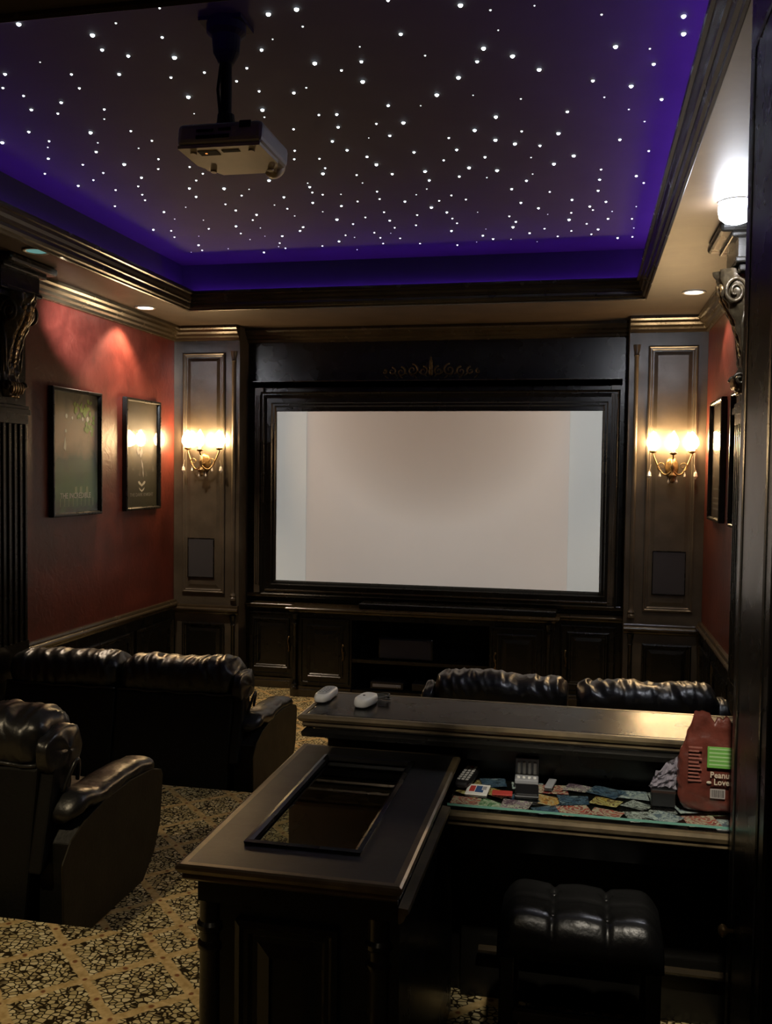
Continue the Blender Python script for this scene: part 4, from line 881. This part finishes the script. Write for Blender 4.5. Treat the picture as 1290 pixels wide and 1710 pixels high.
# ------------------------------------------------------------------ small items on the counter (glass top at 1.100)
GZ = 1.1003
def rounded(bm, w, l, z0, z1, e=3., seg=40, top=.8, waist=0., rise=.0):
    """rounded slab, half width w, half length l, crowned top"""
    rings = []
    for s, z in ((.90, z0), (1., z0+(z1-z0)*.25), (1., z0+(z1-z0)*.6), (.93, z0+(z1-z0)*.88), (top, z1)):
        row = []
        for i in range(seg):
            a = 2*PI*i/seg; ca, sa = math.cos(a), math.sin(a); q = (abs(ca)**e+abs(sa)**e)**(-1/e)
            yy = l*sa*q*s; xx = w*ca*q*s*(1 - waist*math.exp(-(yy/l/.45)**2)); row.append(bm.verts.new((xx, yy, z + rise*(yy/l)**2)))
        rings.append(row)
    for a, b in zip(rings, rings[1:]):
        for i in range(seg): bm.faces.new((a[i], a[(i+1) % seg], b[(i+1) % seg], b[i]))
    bm.faces.new(rings[0][::-1]); bm.faces.new(rings[-1])
def placed(t, x, y, z, rz): t.location = (x, y, z); t.rotation_euler = (0, 0, rz)
# black tv remote
t = thing('remote_control', 'black remote control with rows of pale buttons at the left end of the counter', 'remote control'); placed(t, -.338, 2.862, GZ, math.radians(-6))
bm = B(); rounded(bm, .024, .095, 0, .02, 5.); obj('case', bm, DARKP, t, local=True, smooth=False)
for r in range(7):
    for c in range(3):
        bm = B(); box(bm, -.017+c*.0125, -.008+c*.0125, -.07+r*.021, -.060+r*.021, .0195, .0225, bev=.001)
        obj('button', bm, plain('button_red', (.5, .05, .03), .5) if (r, c) == (6, 1) else plain('button_pale', (.5, .5, .48), .5), t, local=True)
# white bordered card
t = thing('bordered_card', 'white-bordered square card with red and blue print on the glass counter', 'card'); placed(t, -.296, 2.765, GZ, math.radians(-2))
bm = B(); box(bm, -.033, .033, -.045, .045, 0, .004, bev=.0015); obj('mount', bm, WHITE, t, local=True)
bm = B(); box(bm, -.024, -.008, -.022, .028, .004, .0046); obj('print', bm, plain('card_red', (.45, .05, .04), .5), t, local=True)
bm = B(); box(bm, -.006, .012, -.026, .030, .004, .0047); box(bm, .012, .018, -.026, -.005, .004, .0047); obj('print', bm, plain('card_blue', (.04, .09, .22), .5), t, local=True)
bm = B(); box(bm, .013, .025, .0, .028, .004, .0046); obj('print', bm, GREYP, t, local=True)
# slotted grey holder
t = thing('slotted_holder', 'small grey upright holder with four pale bars standing on the glass counter', 'holder'); placed(t, -.158, 2.885, GZ, math.radians(2))
bm = B(); box(bm, -.036, .036, .03, .042, 0, .062, bev=.003); box(bm, -.036, .036, -.03, .042, 0, .014, bev=.003); obj('stand', bm, GREYP, t, local=True)
for k in range(4):
    bm = B(); box(bm, -.0295+k*.0165, -.020+k*.0165, .022, .031, .014, .052, bev=.002); obj('bar', bm, WHITE, t, local=True)
for k in range(4): bm = B(); lathe(bm, [(.005, .014), (.005, .018), (.002, .019)], 10, Matrix.Translation((-.025+k*.0165, -.012, 0))); obj('contact', bm, WHITE, t, local=True)
t = thing('black_case', 'small flat black square case in front of the slotted grey holder', 'case'); placed(t, -.150, 2.77, GZ, math.radians(3))
bm = B(); box(bm, -.034, .034, -.045, .045, 0, .016, bev=.004); obj('body', bm, DARKP, t, local=True)
bm = B(); box(bm, -.0345, .0345, -.0455, .0455, .007, .009); obj('seam', bm, GREYP, t, local=True)
bm = B(); box(bm, -.012, .012, -.038, .045, 0, .006, bev=.002); t = obj('lighter', bm, GREYP, None, 'small grey stick lying right of the slotted holder on the counter', 'lighter', local=True); placed(t, -.085, 2.87, GZ, math.radians(-8))
bm = B(); box(bm, -.030, .030, -.018, .018, 0, .004, bev=.001); t = obj('red_matchbook', bm, plain('red_paper', (.42, .05, .04), .5), None, 'small red and cream paper packet left of the black case', 'packet', local=True); placed(t, -.222, 2.755, GZ, .05)

# white remotes on the ledge (top 1.280)
LZ = 1.2803
t = thing('white_remote', 'white waisted remote with grey button pad at the left end of the bar ledge', 'remote control'); placed(t, -.845, 3.035, LZ, math.radians(-2))
bm = B(); rounded(bm, .028, .078, .001, .030, 3.2, waist=.12, rise=.0); obj('shell', bm, WHITE, t, local=True, smooth=True)
bm = B(); rounded(bm, .021, .062, .0290, .0315, 3.2, waist=.12); obj('button_pad', bm, plain('pale_grey_pad', (.42, .43, .43), .5), t, local=True)
for r in range(4):
    for c in range(3):
        bm = B(); lathe(bm, [(.0035, .0315), (.0035, .0335), (.002, .034)], 8, Matrix.Translation((-.011+c*.011, -.035+r*.018, 0))); obj('button', bm, GREYP, t, local=True)
bm = B(); box(bm, -.012, .012, .04, .052, .0315, .0322); obj('display', bm, GREYP, t, local=True)
t = thing('white_controller', 'rounded white controller with a coiled dark strap behind it on the bar ledge', 'controller'); placed(t, -.695, 2.985, LZ, math.radians(-8))
bm = B(); rounded(bm, .030, .062, .001, .033, 2.8, top=.72); obj('shell', bm, WHITE, t, local=True, smooth=True)
bm = B(); lathe(bm, [(.004, .033), (.004, .035)], 10, Matrix.Translation((-.004, -.006, 0))); obj('button', bm, DARKP, t, local=True)
bm = B(); pts = []
for i in range(70):
    a = i/69*2*PI*3.3; pts.append((.018 + (.034+.004*math.sin(a*2.3))*math.cos(a), .082 + .022*math.sin(a), .006 + .012*i/69 + .004*math.sin(a*1.7)))
tube(bm, pts, .0028, 6); obj('strap', bm, plain('dark_cord', (.06, .06, .06), .35), t, local=True, smooth=True)

# brown snack bag
t = thing('snack_bag', 'brown and red torn snack bag with green label leaning by the black column', 'bag', (.382, 2.765, GZ))
bx_, by_ = .382, 2.765
bm = B(); nz, na = 40, 56; rings = []
for i in range(nz+1):
    s = i/nz; z = GZ + .002 + .262*s
    hw = .105*(1 - .18*(1-min(1, s*5))**2)*(1 - .40*max(0, s-.55)/.45) if s < 1 else .063
    hd = .030*(1-.35*(1-min(1, s*6))**2)*(1 - .80*max(0, s-.35)/.65)
    row = []
    for j in range(na):
        a = 2*PI*j/na; ca, sa = math.cos(a), math.sin(a); q = (abs(ca)**3.4+abs(sa)**3.4)**(-1/3.4)
        w = .006*noise.noise(V((ca*2+s*5, sa*2, s*7))) + .003*noise.noise(V((ca*7, s*25, sa)))
        x = bx_ + (hw+w)*ca*q; y = by_ + (hd)*sa*q + w*.8*sa
        zz = z
        if s > .82: zz += (s-.82)/.18*(.030*noise.noise(V((x*55, 2.2, 0))) + .030*math.exp(-((x-bx_+.045)/.016)**2) - .03*max(0, (x-bx_))/.06*0.6)
        row.append(bm.verts.new((x, y, zz)))
    rings.append(row)
for a, b in zip(rings, rings[1:]):
    for j in range(na): bm.faces.new((a[j], a[(j+1) % na], b[(j+1) % na], b[j]))
bm.faces.new(rings[0][::-1])
obj('bag_body', bm, plain('brown_red_foil', (.125, .032, .022), .3, spec=.7, var=.5, vscale=16., bump=.25, bscale=45.), t, smooth=True)
yf = by_-.0375
bm = B(); box(bm, .352, .43, yf, yf+.004, 1.232, 1.292, bev=.001); g = obj('label', bm, plain('green_label', (.16, .42, .08), .5), t)
bm = B()
for k in range(5): box(bm, .357, .425, yf-.0006, yf, 1.240+k*.011, 1.244+k*.011)
obj('label_lines', bm, plain('label_light_green', (.40, .62, .28), .5), g)
TW = plain('pale_lettering', (.62, .55, .42), .5)
for s, z, dx in (('Peanut', 1.212, 0.), ('Lovers', 1.192, .010)):
    bm = text_bm(s, .024, FM('front', yf+.0005) @ Matrix.Translation((.390+dx, z, 0)), squash=.9, bold=.0004); obj('lettering', bm, TW, t)
for s_, u, v in ((1, .358, 1.190), (1, .428, 1.206)):
    bm = B(); bmesh.ops.create_icosphere(bm, subdivisions=2, radius=.006, matrix=Matrix.Translation((u, yf+.001, v)) @ Matrix.Diagonal((1.2, .2, .7, 1))); obj('peanut_print', bm, TW, t)
bm = B(); box(bm, .362, .402, yf+.001, yf+.005, 1.146, 1.172); bc = obj('barcode', bm, plain('barcode_ground', (.42, .38, .36), .5), t)
bm = B(); x = .364; r2 = random.Random(4)
while x < .399:
    w = r2.choice((.0005, .001, .0015)); box(bm, x, x+w, yf+.0004, yf+.001, 1.149, 1.170); x += w + r2.choice((.0008, .0012))
obj('barcode_bars', bm, BLK, bc)
bm = B()
for k in range(10): box(bm, .302, .338 - .004*(k % 3), yf+.002, yf+.006, 1.190+k*.0105, 1.1935+k*.0105)
obj('small_print', bm, plain('dull_red_print', (.34, .13, .10), .5), t)
bm = B()
for k in range(4): box(bm, .362, .402 + .01*(k % 2), yf+.002, yf+.0045, 1.176+.0-k*.0, 1.178)
obj('caption_line', bm, plain('dull_red_print2', (.34, .13, .10), .5), t)

# crumpled clear wrapper standing on a small dark box
t = thing('dark_box', 'small dark open box left of the snack bag on the glass counter', 'box', (.24, 2.778, GZ))
bm = B(); box(bm, .205, .272, 2.755, 2.80, GZ, 1.150, bev=.003); obj('carton', bm, DARKP, t)
bm = B(); box(bm, .2045, .2725, 2.7545, 2.8005, 1.140, 1.147); obj('lid', bm, plain('dark_brown_card', (.03, .014, .01), .5), t)
bm = B(); nu, nv = 18, 14; g = []
for i in range(nu+1):
    row = []
    for j in range(nv+1):
        s, q = i/nu, j/nv
        x = .198 + .092*s + .02*q*(1-s); z = 1.152 + q*(.045 + .062*s) - .004*math.sin(s*9)
        y = 2.772 + .014*noise.noise(V((s*4, q*4, 1.3))) + .012*noise.noise(V((s*9, q*8, 4.3)))
        row.append(bm.verts.new((x, y, z)))
    g.append(row)
for i in range(nu):
    for j in range(nv): bm.faces.new((g[i][j], g[i+1][j], g[i+1][j+1], g[i][j+1]))
bmesh.ops.solidify(bm, geom=bm.faces[:], thickness=.0012)
obj('plastic_wrapper', bm, WRAP, None, 'crumpled clear plastic wrapper standing beside the brown snack bag', 'wrapper', loc=(.245, 2.772, 1.152))

# ------------------------------------------------------------------ stool
t = thing('bar_stool', 'black tufted leather stool standing in front of the glass counter', 'stool', (.005, 2.43, .37))
bm = B(); nx, ny = 72, 30; x0, x1, y0, y1 = -.20, .22, 2.385, 2.66; zt = .905; g = []
for i in range(nx+1):
    row = []
    for j in range(ny+1):
        s, q = i/nx, j/ny; x = x0+(x1-x0)*s; y = y0+(y1-y0)*q
        ex = min(s, 1-s)*(x1-x0); ey = min(q, 1-q)*(y1-y0)
        z = zt - .045*(max(0, 1-ex/.05))**2.2 - .05*(max(0, 1-ey/.05))**2.2
        for sx in (1/3, 2/3):
            dx = (s-sx)*(x1-x0)
            z -= .010*math.exp(-(dx/.008)**2)
            for qy in (.28, .72): z -= .016*math.exp(-((dx)**2 + ((q-qy)*(y1-y0))**2)/.012**2)
        z -= .006*math.exp(-((q-.5)*(y1-y0)/.008)**2)
        z += .006*math.sin(s*3*PI)**2
        row.append(bm.verts.new((x, y, z)))
    g.append(row)
for i in range(nx):
    for j in range(ny): bm.faces.new((g[i][j], g[i+1][j], g[i+1][j+1], g[i][j+1]))
rim = [g[i][0] for i in range(nx+1)] + [g[nx][j] for j in range(1, ny+1)] + [g[i][ny] for i in range(nx-1, -1, -1)] + [g[0][j] for j in range(ny-1, 0, -1)]
lo = [bm.verts.new((v.co.x, v.co.y, .80)) for v in rim]
for k in range(len(rim)): l = (k+1) % len(rim); bm.faces.new((rim[k], rim[l], lo[l], lo[k]))
bm.faces.new(lo)
seat = obj('seat', bm, LEATH, t, smooth=True)
for sx in (1/3, 2/3):
    for qy in (.28, .72): bm = B(); bmesh.ops.create_icosphere(bm, subdivisions=2, radius=.008, matrix=Matrix.Translation((x0+(x1-x0)*sx, y0+(y1-y0)*qy, zt-.016)) @ Matrix.Diagonal((1, 1, .5, 1))); obj('tuft_button', bm, LEATH, seat, smooth=True)
for sx, sy in ((-1, -1), (1, -1), (-1, 1), (1, 1)):
    bm = B(); xa, ya = .01+sx*.185, 2.52+sy*.115
    prism(bm, [(-.018, -.018), (.018, -.018), (.018, .018), (-.018, .018)], .371, .80, Matrix.Translation((xa, ya, 0))); obj('leg', bm, BLACK, t, bevel=.003)
bm = B(); box(bm, -.19, .21, 2.395, 2.415, .625, .655, bev=.004); obj('foot_rail', bm, TRIM, t)
bm = B(); box(bm, -.19, .21, 2.625, 2.645, .50, .53, bev=.004); obj('stretcher', bm, BLACK, t)

# ------------------------------------------------------------------ camera
f = 1561.
Yv = V((978-645, 793-855, f)).normalized(); Xv = -V((-6700-645, 700-855, f)); Xv = (Xv - Yv*Xv.dot(Yv)).normalized(); Zv = Xv.cross(Yv)
if Zv.y > 0: Zv = -Zv
R = Matrix((Xv, Yv, Zv))        # room <- camera (x right, y down, z forward)
right = R @ V((1, 0, 0)); up = R @ V((0, -1, 0)); back = R @ V((0, 0, -1))
cam = bpy.data.cameras.new('camera'); co = bpy.data.objects.new('camera', cam); COL.objects.link(co)
cam.sensor_fit = 'VERTICAL'; cam.sensor_height = 24.; cam.lens = f/1710*24.; cam.clip_start = .05
co.matrix_world = Matrix(((right.x, up.x, back.x, 0), (right.y, up.y, back.y, 0), (right.z, up.z, back.z, 2.05), (0, 0, 0, 1)))
sc.camera = co

w = bpy.data.worlds.new('world'); sc.world = w; w.use_nodes = True
w.node_tree.nodes['Background'].inputs[0].default_value = (.0, .0, .0, 1); w.node_tree.nodes['Background'].inputs[1].default_value = 0
sc.view_settings.view_transform = 'Standard'; sc.view_settings.look = 'None'; sc.view_settings.gamma = 1; sc.view_settings.use_curve_mapping = False
sc.view_settings.exposure = -0.08
sc.cycles.use_denoising = True
sc.cycles.max_bounces = 6; sc.cycles.diffuse_bounces = 3; sc.cycles.glossy_bounces = 4; sc.cycles.transparent_max_bounces = 8
sc.cycles.sample_clamp_indirect = 4.; sc.cycles.caustics_reflective = False; sc.cycles.caustics_refractive = False
